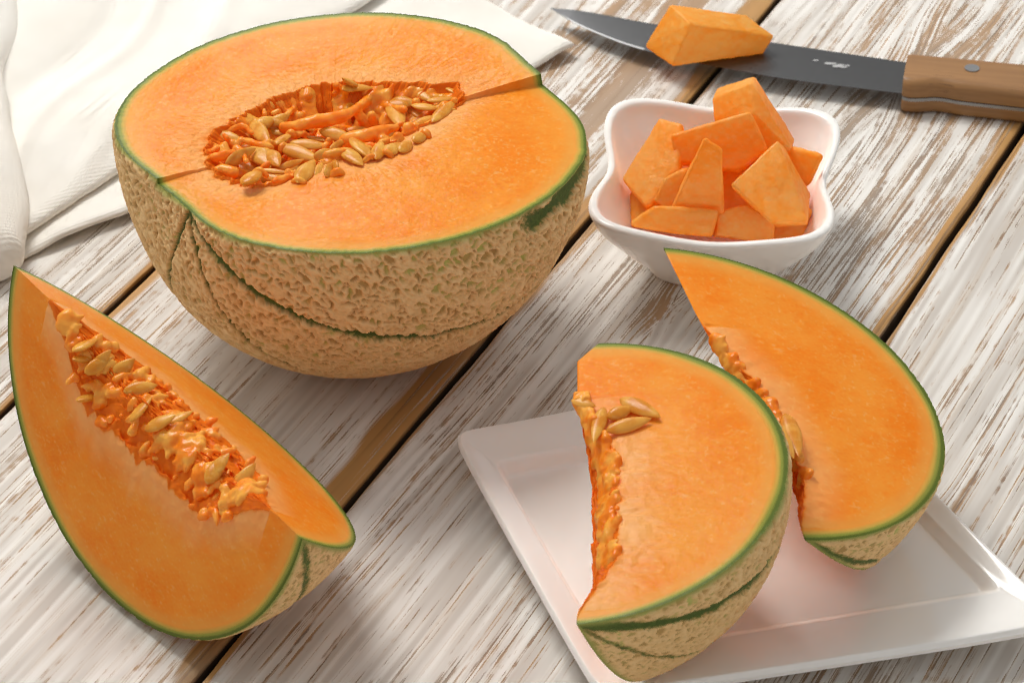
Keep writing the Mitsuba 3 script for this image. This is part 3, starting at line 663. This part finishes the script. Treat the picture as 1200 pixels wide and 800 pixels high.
def body_radius(d):
    r = np.full(len(d), MR)
    for q, k, w in POLES:
        a = np.arccos(np.clip(d @ q, -1, 1))
        r *= 1 - k * np.exp(-(a / w) ** 2)
    return r * (1 - 0.035 * np.clip(-d[:, 1], 0, 1) ** 2 * np.exp(-(d[:, 2] / 0.3) ** 2)) * (1 + 0.035 * np.clip(-d[:, 2], 0, 1) ** 2 + 0.008 * (meshkit.fbm(d * 2.2, 2, 3) - 0.5))


edge = np.array(CAVITY_EDGE)
c0 = np.array([edge[:, 0].mean(), edge[:, 1].mean()])
FL, FR = np.array([-0.752, -0.407]), np.array([0.803, 0.4215])          # where the two cuts meet at the rim
fold_l = MC[:2] + FL * MR - c0; fold_r = MC[:2] + FR * MR - c0
aL, aR = math.atan2(fold_l[1], fold_l[0]), math.atan2(fold_r[1], fold_r[0])
base_phi = np.linspace(-np.pi, np.pi, 1100, endpoint=False)
eps = 0.0035
base_phi = base_phi[(np.abs(base_phi - aL) > 3 * eps) & (np.abs(base_phi - aR) > 3 * eps)]
phi = np.sort(np.concatenate([base_phi, [aL - 2 * eps, aL - eps, aL - eps * .15, aL + eps * .15, aL + eps, aL + 2 * eps], [aR - 2 * eps, aR - eps, aR - eps * .15, aR + eps * .15, aR + eps, aR + 2 * eps]]))
nphi = len(phi)
back = ((phi > aR) | (phi < aL)).astype(float)                 # the farther of the two cut planes stands a little higher
dR = np.abs((phi - aR + np.pi) % (2 * np.pi) - np.pi); dL = np.abs((phi - aL + np.pi) % (2 * np.pi) - np.pi)
step = back * (0.0024 * np.exp(-(dR / 1.3) ** 2) + 0.0011 * np.exp(-(dL / 0.9) ** 2)) - (1 - back) * (0.0013 * np.exp(-(dR / 0.55) ** 2) + 0.0004 * np.exp(-(dL / 0.5) ** 2))
cs = np.stack([np.cos(phi), np.sin(phi)], 1)
# radius of the rim seen from the middle of the cavity
rr = np.full(nphi, MR)
for _ in range(25):
    p3 = np.concatenate([c0 + cs * rr[:, None] - MC[:2], step[:, None]], 1)
    want = body_radius(unit(p3))
    rr *= 1 + 0.9 * (want / np.linalg.norm(p3, axis=1) - 1)
p3 = np.concatenate([c0 + cs * rr[:, None] - MC[:2], step[:, None]], 1)
rim_d = unit(p3)
hgt, _ = skin(rim_d @ MF.T, GROOVES)
rr = rr * (1 + 0.25 * hgt / MR)
ea = np.arctan2(edge[:, 1] - c0[1], edge[:, 0] - c0[0]); er = np.hypot(edge[:, 0] - c0[0], edge[:, 1] - c0[1])
o = np.argsort(ea); ea, er = ea[o], er[o]
cav = np.interp(phi, np.concatenate([ea[-3:] - 2 * np.pi, ea, ea[:3] + 2 * np.pi]), np.concatenate([er[-3:], er, er[:3]]))
ring3 = np.stack([np.cos(phi), np.sin(phi), phi * 0], 1)
cav = cav * (1 + 0.14 * (meshkit.fbm(ring3 * 14, 3, 41) - 0.5) + 0.03 * (meshkit.noise(ring3 * 60, 42) - 0.5))
nr_in, nr_out = 130, 190
sq = np.linspace(0, 1, nr_in) ** 0.75
so = np.linspace(0, 1, nr_out + 1)[1:]
so = 1 - (1 - so) ** 1.25
rho = np.concatenate([cav[:, None] * sq[None], cav[:, None] + (rr - cav)[:, None] * so[None]], 1)
x = c0[0] + cs[:, :1] * rho; y = c0[1] + cs[:, 1:] * rho
inside = np.concatenate([np.tile(sq, (nphi, 1)), np.ones((nphi, nr_out))], 1)
dist_cav = rho - cav[:, None]
P3 = np.dstack([x, y, np.zeros_like(x)])
depth = 0.0105 * smooth(1.0, 0.60, inside) + 0.0015 * smooth(1.0, 0.93, inside)
lump = meshkit.fbm(P3 * 240, 3, 51)
depth = depth - (inside < 1) * smooth(1.0, 0.7, inside) * 0.0075 * (lump - 0.35)
rad_f = np.clip(rho / rr[:, None], 0, 1)
near = np.exp(-np.clip(dist_cav, 0, None) / 0.007)
fib = meshkit.noise(np.dstack([np.cos(phi)[:, None] * 34 + rho * 60, np.sin(phi)[:, None] * 34 + rho * 0, rho * 260]), 61)
fib2 = meshkit.noise(P3 * 900, 66)
z = MC[2] + step[:, None] * rad_f ** 2.2 - depth + (inside >= 1) * (0.0005 * near * (fib - 0.55) + 0.0005 * near * (fib2 - 0.5) - 0.0009 * near + 0.00006 * (meshkit.fbm(P3 * 330, 2, 63) - 0.5))
z = z + 0.0012 * smooth(0.5, 0.0, 1 - rad_f) * (meshkit.fbm(P3 * 22, 2, 71) - 0.5)
V = np.dstack([x, y, z])
dist_rind = np.maximum(rr[:, None] - rho, 0)
uv = np.stack([dist_rind.ravel(), np.clip(dist_cav.ravel(), -0.004, 0.05)], 1)
part(melon, 'flesh', mikit.ply((V.reshape(-1, 3), grid_faces(nphi, rho.shape[1], wrap_u=True, flip=True)), 'mat_flesh', smooth=True, uv=uv))
# rind: from the rim down to the resting point
rim = V[:, -1] - MC
d0 = unit(rim)
az = np.arctan2(d0[:, 1], d0[:, 0])
el0 = np.arcsin(d0[:, 2])
nv = 270
tv = np.linspace(0, 1, nv)
el = el0[:, None] + (-np.pi / 2 - el0[:, None]) * tv[None]
D = np.dstack([np.cos(el) * np.cos(az)[:, None], np.cos(el) * np.sin(az)[:, None], np.sin(el)])
flat = D.reshape(-1, 3)
hh, colr = skin(flat @ MF.T, GROOVES, brown=0)
fade = 0.25 + 0.75 * smooth(0.0, 0.0018, (el0[:, None] - el) * MR)
rad = (body_radius(flat) + hh * fade.ravel()).reshape(nphi, nv)
rad[:, 0] = np.linalg.norm(rim, axis=1)
Vr = MC + D * rad[..., None]
Vr[..., 2] = np.maximum(Vr[..., 2], 0.0004)
colr = colr.reshape(nphi, nv, 3)
band = np.exp(-((el0[:, None] - el) * MR / (0.0005 + 0.0016 * meshkit.noise(ring3 * 5, 81)[:, None] ** 2)) ** 2)[..., None]
colr = colr * (1 - band) + np.array([0.27, 0.29, 0.07]) * band
part(melon, 'rind', mikit.ply((Vr.reshape(-1, 3), grid_faces(nphi, nv, wrap_u=True)), 'mat_rind', smooth=True, color=colr.reshape(-1, 3)))
for s in CAVITY_SEEDS:
    dz = np.array([0, 0, 0.0003])
    add_seed(melon, s[0:3] - dz, s[3:6] - dz, s[6])
g = np.random.default_rng(5)
prims = []
def cav_point(j, q, up=0.0):
    return np.array([*(c0 + cs[j] * cav[j] * q), MC[2] - 0.0105 * smooth(1.0, 0.6, q) + up])
for k in range(190):                                           # soft lumps on the floor of the cavity
    j = g.integers(0, nphi); q = math.sqrt(g.uniform(0.0, 0.86))
    c = cav_point(j, q, g.uniform(-0.001, 0.0016)); s = g.uniform(0.0007, 0.0018); e = unit(g.normal(0, 1, 3)) * s
    prims.append((c - e, c + e, s, s * 0.8))
for k in range(62):                                            # curtains of pulp hanging from the rim of the cavity
    j = g.integers(0, nphi)
    a_ = cav_point(j, 0.99, -0.001); a_[2] = MC[2] - 0.0016; b_ = cav_point(j, g.uniform(0.5, 0.72), 0.002)
    prims += thread([a_, (a_ + b_) / 2 + g.normal(0, 0.0010, 3) - np.array([0, 0, 0.0012]), b_], g.uniform(0.0005, 0.0011), g.uniform(0.0003, 0.0008), k)
for k in range(30):                                            # threads sagging over the seeds
    j = g.integers(0, nphi); q = math.sqrt(g.uniform(0.0, 0.7))
    c = cav_point(j, q, g.uniform(0.0015, 0.0045)); e = unit([g.normal(0, 1), g.normal(0, 1), g.normal(0, 0.2)]) * g.uniform(0.003, 0.008)
    o_ = np.array([-e[1], e[0], 0]) * g.normal(0, 0.35)
    prims += thread([c - e - np.array([0, 0, 0.003]), c - e * 0.4 + o_, c + e * 0.4 + o_, c + e - np.array([0, 0, 0.003])], g.uniform(0.0003, 0.0007), g.uniform(0.00025, 0.0006), 100 + k)
for k, p in enumerate(STRANDS):
    p = np.array(p)
    prims += thread(p, 0.0016 if k in (0, 5) else 0.0006, 0.0011 if k in (0, 5) else 0.0005, 300 + k, 24)
for s in CAVITY_SEEDS:                                         # a smear of pulp holding each seed
    if g.random() < 0.45:
        p, q = np.array(s[0:3]), np.array(s[3:6])
        t_ = g.choice([0.05, 0.95]); c = p * (1 - t_) + q * t_
        e = unit(np.cross(q - p, [0, 0, 1.0])) * s[6] * 0.45
        prims += thread([c - e - np.array([0, 0, 0.0012]), c + np.array([0, 0, 0.0002]), c + e - np.array([0, 0, 0.0012])], 0.0004, 0.0006, 500 + int(s[0] * 1e5), 8)
part(melon, 'pulp', mikit.ply(goo(prims, seed=4), 'mat_pulp', smooth=True), 'wet stringy orange pulp filling the seed cavity', kind='stuff')
for k in range(22):                                            # more seeds, half sunk in the pulp
    j = g.integers(0, nphi); q = math.sqrt(g.uniform(0.05, 0.80))
    c = cav_point(j, q, g.uniform(0.0015, 0.0034))
    e = unit(np.array([g.normal(0, 1), g.normal(0, 1), g.normal(0, 0.35)])) * 0.0046
    add_seed(melon, c - e, c + e, g.uniform(0.0036, 0.0048), grow=1.0)


# ------------------------------------------------------------------ wedges
def wedge(key, O, A, B, down, psi, cavity, grooves, seed, fill=0.0, brown=0.0, skin_w=1.0, t0=0.0):
    """A melon wedge. O: middle of its inner edge, A: half the edge, B: middle of the first cut face's arc, psi: angle to the second face, turned
    towards 'down'. cavity(alpha): hollow depth as a share of the radius."""
    O, A, B = [np.asarray(q, float) for q in (O, A, B)]
    LA, LB = np.linalg.norm(A), np.linalg.norm(B)
    ex = A / LA
    eb = unit(B - ex * (B @ ex)); en = np.cross(ex, eb)
    if en @ np.asarray(down, float) < 0:
        en = -en
    hand = np.sign(np.dot(np.cross(ex, eb), en))
    nt = 420
    t = np.linspace(t0, np.pi, nt)
    al = -np.cos(t)
    nf, ncv = 110, 90
    ph = np.linspace(0, psi, ncv)
    Ph = np.concatenate([np.zeros(nf), ph, np.full(nf, psi)])
    kind = np.concatenate([np.zeros(nf), np.ones(ncv), np.zeros(nf)])
    lam = np.concatenate([(1 - np.linspace(0, 1, nf, endpoint=False) ** 1.0), np.zeros(ncv), np.linspace(0, 1, nf + 1)[1:]])
    if t0 > 0:                                                 # the very tip is cut off square
        t[1] = t[0]
    R = LB * np.sin(t)[:, None]
    if t0 > 0:
        R[0] = 0
    tt, pp = np.meshgrid(t, Ph, indexing='ij')
    q3 = np.dstack([-np.cos(tt) * 1.0, np.sin(pp * 1.5), np.cos(pp * 1.5)])
    rag = meshkit.fbm(q3 * np.array([16, 9, 9]), 3, seed) - 0.5
    rag2 = meshkit.noise(q3 * np.array([70, 40, 40]), seed + 1) - 0.5
    cv = cavity(al)[:, None]
    ri = np.clip(cv * (1 + 0.38 * rag + 0.05 * rag2), 0, 0.9) * LB
    ri = ri * (1 - fill * np.sin(np.pi * np.clip(pp / psi, 0, 1)) ** 0.8)
    ri = np.minimum(ri, R * 0.9)
    rh, _ = skin(np.dstack([-np.cos(tt), np.sin(tt) * np.cos(pp), np.sin(tt) * np.sin(pp)]).reshape(-1, 3), grooves, brown=brown)
    Ro = R * (1 + 0.35 * rh.reshape(tt.shape) / LB)
    rho = ri + (Ro - ri) * lam[None]
    dirs = np.cos(Ph)[None, :, None] * eb + np.sin(Ph)[None, :, None] * en
    ala = np.broadcast_to(al[:, None], rho.shape)
    if t0 > 0:
        cap = LB * math.sin(t0)
        ala = np.maximum(ala, -math.cos(t0) + 0.13 * np.clip(1 - rho / cap, 0, 1))
    P = O + (ala * LA)[..., None] * ex + rho[..., None] * dirs
    # fibres on the faces by the hollow, and a slightly wavy cut
    nrm1 = -en; nrm2 = np.cos(psi) * en - np.sin(psi) * eb
    nf_v = np.where((np.arange(len(Ph)) < nf)[None, :, None], nrm1, nrm2)
    v = rho - ri
    near = np.exp(-v / 0.006) * (cv > 0.01)
    bump = 0.0009 * near * (meshkit.noise(P * 520, seed + 5) - 0.6) + 0.00006 * (meshkit.fbm(P * 300, 2, seed + 6) - 0.5) + 0.0010 * (meshkit.fbm(P * 30, 2, seed + 8) - 0.5)
    P = P + nf_v * (bump * (kind == 0)[None])[..., None] * smooth(0, 0.004, Ro - rho)[..., None]
    P = P + dirs * ((kind == 1)[None] * (0.0018 * (meshkit.fbm(P * 300, 3, seed + 7) - 0.5) + fill * 0.005 * (meshkit.fbm(P * 120, 2, seed + 11) - 0.5)) * smooth(0.0, 0.05, cv))[..., None]
    du = LB - np.sqrt((al[:, None] * LB) ** 2 + np.minimum(rho, R) ** 2)
    uv = np.stack([np.maximum(du, 0).ravel() / skin_w, np.where((cv > 0.012) * np.ones_like(rho) > 0, np.where(kind[None] == 1, -0.002, v), 0.03).ravel()], 1)
    part(key, 'flesh', mikit.ply((P.reshape(-1, 3), grid_faces(nt, len(Ph), flip=hand < 0)), 'mat_flesh', smooth=35 if False else True, uv=uv))
    # rind
    npz = max(60, int(psi * LB / 0.00042))
    pr = np.linspace(0, psi, npz)
    t = np.linspace(t0, np.pi, nt)
    tt, pp = np.meshgrid(t, pr, indexing='ij')
    dl = np.dstack([-np.cos(tt), np.sin(tt) * np.cos(pp), np.sin(tt) * np.sin(pp)]).reshape(-1, 3)
    hh, col = skin(dl, grooves, brown=brown)
    ed = np.minimum(pp, psi - pp) * np.sin(tt) * LB
    Rr = (LB * np.sin(tt)) * (1 + hh.reshape(tt.shape) * (0.35 + 0.65 * smooth(0.0, 0.0016, ed)) / LB)
    P2 = O + (-np.cos(tt) * LA)[..., None] * ex + Rr[..., None] * (np.cos(pp)[..., None] * eb + np.sin(pp)[..., None] * en)
    col = col.reshape(nt, npz, 3)
    ed = np.minimum(pp, psi - pp) * np.sin(tt) * LB
    bandw = np.exp(-(ed / (0.0005 + 0.0010 * meshkit.noise(np.dstack([tt * 6, pp * 0, pp * 0]), seed + 9))) ** 2)[..., None]
    col = col * (1 - bandw) + np.array([0.27, 0.29, 0.07]) * bandw
    part(key, 'rind', mikit.ply((P2.reshape(-1, 3), grid_faces(nt, npz, flip=hand > 0)), 'mat_rind', smooth=True, color=col.reshape(-1, 3)))
    return dict(O=O, ex=ex, eb=eb, en=en, LA=LA, LB=LB, cavity=lambda a, p=0.0: cavity(a) * (1 - fill * max(0.0, math.sin(math.pi * min(max(p / psi, 0), 1))) ** 0.8))


def pulp_mesh(fr, al0, al1, ph0, ph1, n, seed, r=0.0012):
    """wet pulp clinging to the hollow of a wedge"""
    g = np.random.default_rng(seed)
    prims = []
    for k in range(n):
        al = g.uniform(al0, al1); p = g.uniform(ph0, ph1)
        d = math.cos(p) * fr['eb'] + math.sin(p) * fr['en']
        cr_ = np.cross(fr['ex'], d)
        c = fr['O'] + al * fr['LA'] * fr['ex'] + d * (max(fr['cavity'](np.array([al]), p)[0], 0.01) * fr['LB'] + r * 0.55)
        s = r * g.uniform(0.5, 1.15)
        e = unit(cr_ * g.normal(0, 1.4) + fr['ex'] * g.normal(0, 0.6)) * s
        prims.append((c - e, c + e, s, s * 0.8))
        if k % 3 == 0:                                         # a soft thread lying over the hollow
            e = unit(cr_ + g.normal(0, 0.5) * fr['ex']) * r * g.uniform(1.6, 3.2)
            prims += thread([c - e + d * r * 0.8, c - d * r * 0.5 + fr['ex'] * g.normal(0, r), c + e + d * r * 0.8], r * 0.38, r * 0.25, seed + k, 10)
    return goo(prims, seed=seed)


right = thing('melon_wedge', 'tall melon wedge on the right of the plate, tip pointing towards the bowl', 'melon wedge', 'melon wedges on the plate')
fr = wedge(right, [0.0608, -0.1039, 0.055], [0.0165, -0.0600, -0.0075], [0.0578, 0.0179, -0.0161], [0, 0, -1], math.radians(34), lambda a: 0.155 * smooth(-0.55, 0.15, a) * smooth(1.0, 0.55, a), [(0.5, 0.8, -1.2, 1.2, 0.02)], 101)
for s in RIGHT_SEEDS:
    add_seed(right, s[0:3], s[3:6], s[6], up=(0.1, -0.5, 0.8), roll=0.1)
part(right, 'pulp', mikit.ply(pulp_mesh(fr, -0.35, 0.62, 0.0, 0.5, 120, 5, 0.0009), 'mat_pulp', smooth=True), 'fringe of wet orange pulp along the inner edge', kind='stuff')

front = thing('melon_wedge', 'shorter melon wedge mid-plate with loose seeds on its upper cut face', 'melon wedge', 'melon wedges on the plate')
fr = wedge(front, [0.0173, -0.1490, 0.0570], [-0.0010, -0.0555, -0.0050], [0.0551, -0.0018, 0.0078], [0, 0, -1], math.radians(75), lambda a: 0.19 * smooth(-0.66, -0.05, a) * smooth(0.98, 0.55, a), [(0.30, 1.0, -1.2, 1.2, 0.03), (0.85, 0.6, -1.2, 1.2, 0.02)], 131, fill=0.25, t0=0.11)
for s in FRONT_SEEDS:
    add_seed(front, s[0:3], s[3:6], s[6], roll=0.05)
part(front, 'pulp', mikit.ply(pulp_mesh(fr, -0.6, 0.6, 0.0, 0.9, 230, 8, 0.0009), 'mat_pulp', smooth=True), 'wet beads of orange pulp in the hollow', kind='stuff')

left = thing('melon_wedge', 'big melon wedge standing on bare planks at the left, hollow full of seeds', 'melon wedge')
fr = wedge(left, [-0.0969, -0.1279, 0.0685], [0.0430, -0.0509, -0.0092], [-0.0166, -0.0022, -0.0651], [0.0, 0.035, 0.02], math.radians(59), lambda a: 0.315 * smooth(-0.80, -0.30, a) * smooth(0.85, 0.35, a), [(0.45, 0.7, -1.2, 1.2, 0.02)], 161, fill=0.48, brown=0.5, skin_w=0.9)
g = np.random.default_rng(77)
for k in range(13):
    al = g.uniform(-0.50, 0.62); p = g.uniform(-0.02, math.radians(54))
    d = math.cos(p) * fr['eb'] + math.sin(p) * fr['en']
    cvr = fr['cavity'](np.array([al]), p)[0] * fr['LB']
    c = fr['O'] + al * fr['LA'] * fr['ex'] + d * (cvr - 0.0012 - g.uniform(0, 0.0014))
    e = unit(fr['ex'] * g.normal(0.0, 0.35) + np.cross(fr['ex'], d) * g.normal(1, 0.2) + d * g.normal(0, 0.3)) * 0.0048
    add_seed(left, c - e, c + e, g.uniform(0.0034, 0.0046), up=-d, grow=1.0)
part(left, 'pulp', mikit.ply(pulp_mesh(fr, -0.66, 0.64, 0.0, 1.03, 230, 21, 0.0011), 'mat_pulp', smooth=True), 'wet orange pulp and threads around the seeds', kind='stuff')


# ------------------------------------------------------------------ cut pieces of melon
def chunk(name, pts, label, category, group, seed):
    r = 0.0011
    pts = np.asarray(pts, float)
    pts = pts + (pts.mean(0) - pts) * (r / np.linalg.norm(pts.mean(0) - pts, axis=1, keepdims=True))
    m = Manifold.batch_hull([Manifold.sphere(r, 14).translate(p.tolist()) for p in pts]).refine_to_length(0.0009)
    q = m.to_mesh()
    tm = trimesh.Trimesh(q.vert_properties[:, :3], q.tri_verts, process=True)
    nrm = tm.vertex_normals
    v = tm.vertices
    v = v + nrm * (0.0011 * (meshkit.fbm(v * 70, 2, seed) - 0.5) + 0.00045 * (meshkit.fbm(v * 480, 2, seed + 1) - 0.5))[:, None]
    key = thing(name, label, category, group)
    scene[key] = mikit.ply((v, tm.faces), 'mat_piece', smooth=True)
    return key


def inside_bowl(pts):
    """pulls the corners of a piece in until they lie within the bowl's inner wall"""
    out = []
    for x, y, z in pts:
        z = max(z, 0.0075)
        if z < 0.031:
            size = np.interp(z, [0.0048, 0.0070, 0.0120, 0.0190, 0.0260, 0.0310], [0.0150, 0.0200, 0.0245, 0.0285, 0.0318, 0.0340]) + 0.0013
            k = np.interp(z, [0.005, 0.012, 0.019, 0.026], [0.4, 0.75, 0.9, 0.95]); e = 2 + 3.2 * k
            dx, dy = x - BC[0], y - BC[1]
            u, v = dx * math.cos(BR) + dy * math.sin(BR), -dx * math.sin(BR) + dy * math.cos(BR)
            a = math.atan2(v / (1 + 0.07 * k), u)
            lim = (abs(math.cos(a)) ** e + abs(math.sin(a)) ** e) ** (-1 / e) * size * (1 + 0.03 * k) * (1 - 0.125 * k * math.cos(a) ** 10)
            f = min(1.0, lim / max(math.hypot(u, v / (1 + 0.07 * k)), 1e-9))
            x, y = BC[0] + dx * f, BC[1] + dy * f
        out.append((x, y, z))
    return out


CL = {'slab_left': 'broad slab of melon leaning on the left inner wall of the bowl',
      'block_back': 'large melon block lying across the middle of the heap in the bowl',
      'tall_back': 'tallest melon piece, rising at the back of the bowl',
      'pyramid': 'pale pyramid-shaped melon piece at the right front of the heap',
      'upright': 'upright tapering melon finger in the centre front of the heap',
      'stub': 'small melon stub between the left slab and the upright finger',
      'corner_right': 'small melon piece behind the pyramid at the right wall of the bowl',
      'front_left': 'flat melon piece along the front rim below the upright finger',
      'front_mid': 'melon piece at the front rim between the upright finger and the pyramid',
      'front_right': 'deep orange melon piece at the front right rim below the pyramid',
      'low_left': 'melon piece low in the bowl under the left slab',
      'low_mid': 'melon piece deep in the heap behind the front rim, right of the upright finger'}
for k, (nm, pts) in enumerate(CHUNKS.items()):
    if nm == 'knife_chunk':
        chunk('melon_piece', pts, 'long melon piece lying alone on the knife blade', 'melon piece', None, 300)
    else:
        chunk('melon_piece', inside_bowl(pts), CL[nm], 'melon piece', 'melon pieces in the bowl', 301 + 2 * k)

# ------------------------------------------------------------------ knife
knife = thing('kitchen_knife', 'kitchen knife with a dark steel blade and brown wooden riveted handle', 'knife')
SPINE = catmull([[0.0142, 0.2100], [0.033, 0.2035], [0.052, 0.1960], [0.092, 0.1828], [0.1425, 0.1668]], 120)
EDGE = catmull([[0.0139, 0.2098], [0.0275, 0.1935], [0.050, 0.1765], [0.0905, 0.1590], [0.1385, 0.1460]], 120)
BZ = 0.0062
rings = []
for a, b in zip(SPINE, EDGE):
    w = np.linalg.norm(a - b)
    hs = 0.00085 * min(1, w / 0.006)
    pts2 = [(*a, BZ + hs), (*(a * 0.96 + b * 0.04), BZ + hs * 1.02), (*(a * 0.45 + b * 0.55), BZ + hs * 0.62), (*(a * 0.09 + b * 0.91), BZ + hs * 0.22), (*b, BZ + 0.00005), (*(a * 0.09 + b * 0.91), BZ - hs * 0.22), (*(a * 0.45 + b * 0.55), BZ - hs * 0.62), (*a, BZ - hs)]
    rings.append(pts2)
part(knife, 'blade', mikit.ply(loft(rings), 'mat_steel', smooth=8))
bevel = []
for a, b in list(zip(SPINE, EDGE))[4:58]:
    q = a * 0.05 + b * 0.95
    bevel.append([(*q, BZ + 0.00030), (*(b + (b - a) * 0.004), BZ + 0.00012), (*(b + (b - a) * 0.004), BZ - 0.00008), (*q, BZ - 0.00005)])
part(knife, 'cutting_edge', mikit.ply(loft(bevel), 'mat_steel_bright', smooth=20), 'bright ground cutting edge')
HA = math.radians(-11); HX = np.array([math.cos(HA), math.sin(HA)]); HY = np.array([-HX[1], HX[0]])
H0 = np.array([0.1392, 0.1535])
def section(s, z0, z1, grow=0.0):
    """rounded rectangle of the handle at distance s along it"""
    belly = 0.0006 + 0.0011 * math.exp(-((s - 0.003) / 0.006) ** 2) - 0.0022 * math.exp(-((s - 0.012) / 0.006) ** 2) * 0.6 + 0.0010 * smooth(0.02, 0.06, s)
    e = min(1.0, math.sqrt(max(0.0, s + 0.0006) / 0.0022)) if s < 0.0016 else 1.0
    hi, lo = (0.0105 - 0.0004) * (0.90 + 0.10 * e) + grow, -(0.0100 + belly) * (0.92 + 0.08 * e) - grow
    rr_ = 0.0030
    pts2 = []
    for cx, cz, a0 in ((hi - rr_, z1 - rr_, 0), (lo + rr_, z1 - rr_, 90), (lo + rr_, z0 + 0.0004, 180), (hi - rr_, z0 + 0.0004, 270)):
        rq = rr_ if a0 < 180 else 0.0004
        for t in np.linspace(0, 90, 7):
            aa = math.radians(a0 + t)
            ox = rr_ - rq
            pts2.append((cx + (ox if a0 in (0, 270) else -ox) + rq * math.cos(aa), cz + rq * math.sin(aa)))
    return [(*(H0 + HX * s + HY * y), z) for y, z in pts2]
ss = np.concatenate([np.linspace(-0.0006, 0.02, 40), np.linspace(0.021, 0.105, 50)])
part(knife, 'handle_scale', mikit.ply(loft([section(s, 0.0071, 0.0138) for s in ss]), 'mat_handle', smooth=40))
low = loft([section(s, -0.0055, 0.0012) for s in ss]); low.vertices[:, 2] *= -1; low.vertices[:, 2] += 0.0; low.invert(); low.vertices[:, 2] += 0.0
low.vertices[:, 2] = low.vertices[:, 2] - low.vertices[:, 2].min() + 0.0003
part(knife, 'handle_scale', mikit.ply(low, 'mat_handle', smooth=40))
tang = []
for s in ss:
    q = np.array(section(s, 0.0, 0.01, 0.00015))
    ys_ = [(p[:2] - H0) @ HY for p in q]
    hi, lo = max(ys_), min(ys_)
    tang.append([(*(H0 + HX * s + HY * y), z) for y, z in ((hi, 0.0070), (lo, 0.0070), (lo, 0.0058), (hi, 0.0058))])
part(knife, 'tang', mikit.ply(loft(tang), 'mat_steel_bright', smooth=30))
for s in (0.0225, 0.075):
    rv = trimesh.creation.cylinder(radius=0.0026, height=0.0016, sections=40)
    c = H0 + HX * s + HY * 0.0015
    rv.apply_translation([c[0], c[1], 0.0134])
    part(knife, 'rivet', mikit.ply(rv, 'mat_steel_bright', smooth=40))
stamp = []
for k, (x, y, r) in enumerate([(0.1085, 0.1690, 0.0007), (0.1128, 0.1668, 0.0010), (0.1144, 0.1666, 0.0008), (0.1156, 0.1648, 0.0012), (0.1172, 0.1655, 0.0009), (0.1180, 0.1640, 0.0008), (0.1196, 0.1652, 0.0006)]):
    cap = trimesh.creation.cylinder(radius=1.0, height=0.00012, sections=14)
    cap.vertices[:, :2] *= r * (1 + 0.5 * (meshkit.noise(cap.vertices * 2 + k * 7, 3) - 0.5))[:, None] * np.array([1.5, 0.8])
    cap.apply_translation([x, y, BZ + 0.00078])
    stamp.append((np.array(cap.vertices), np.array(cap.faces)))
part(knife, 'stamp', mikit.ply(join(stamp), 'mat_stamp'), 'worn pale maker stamp on the blade')
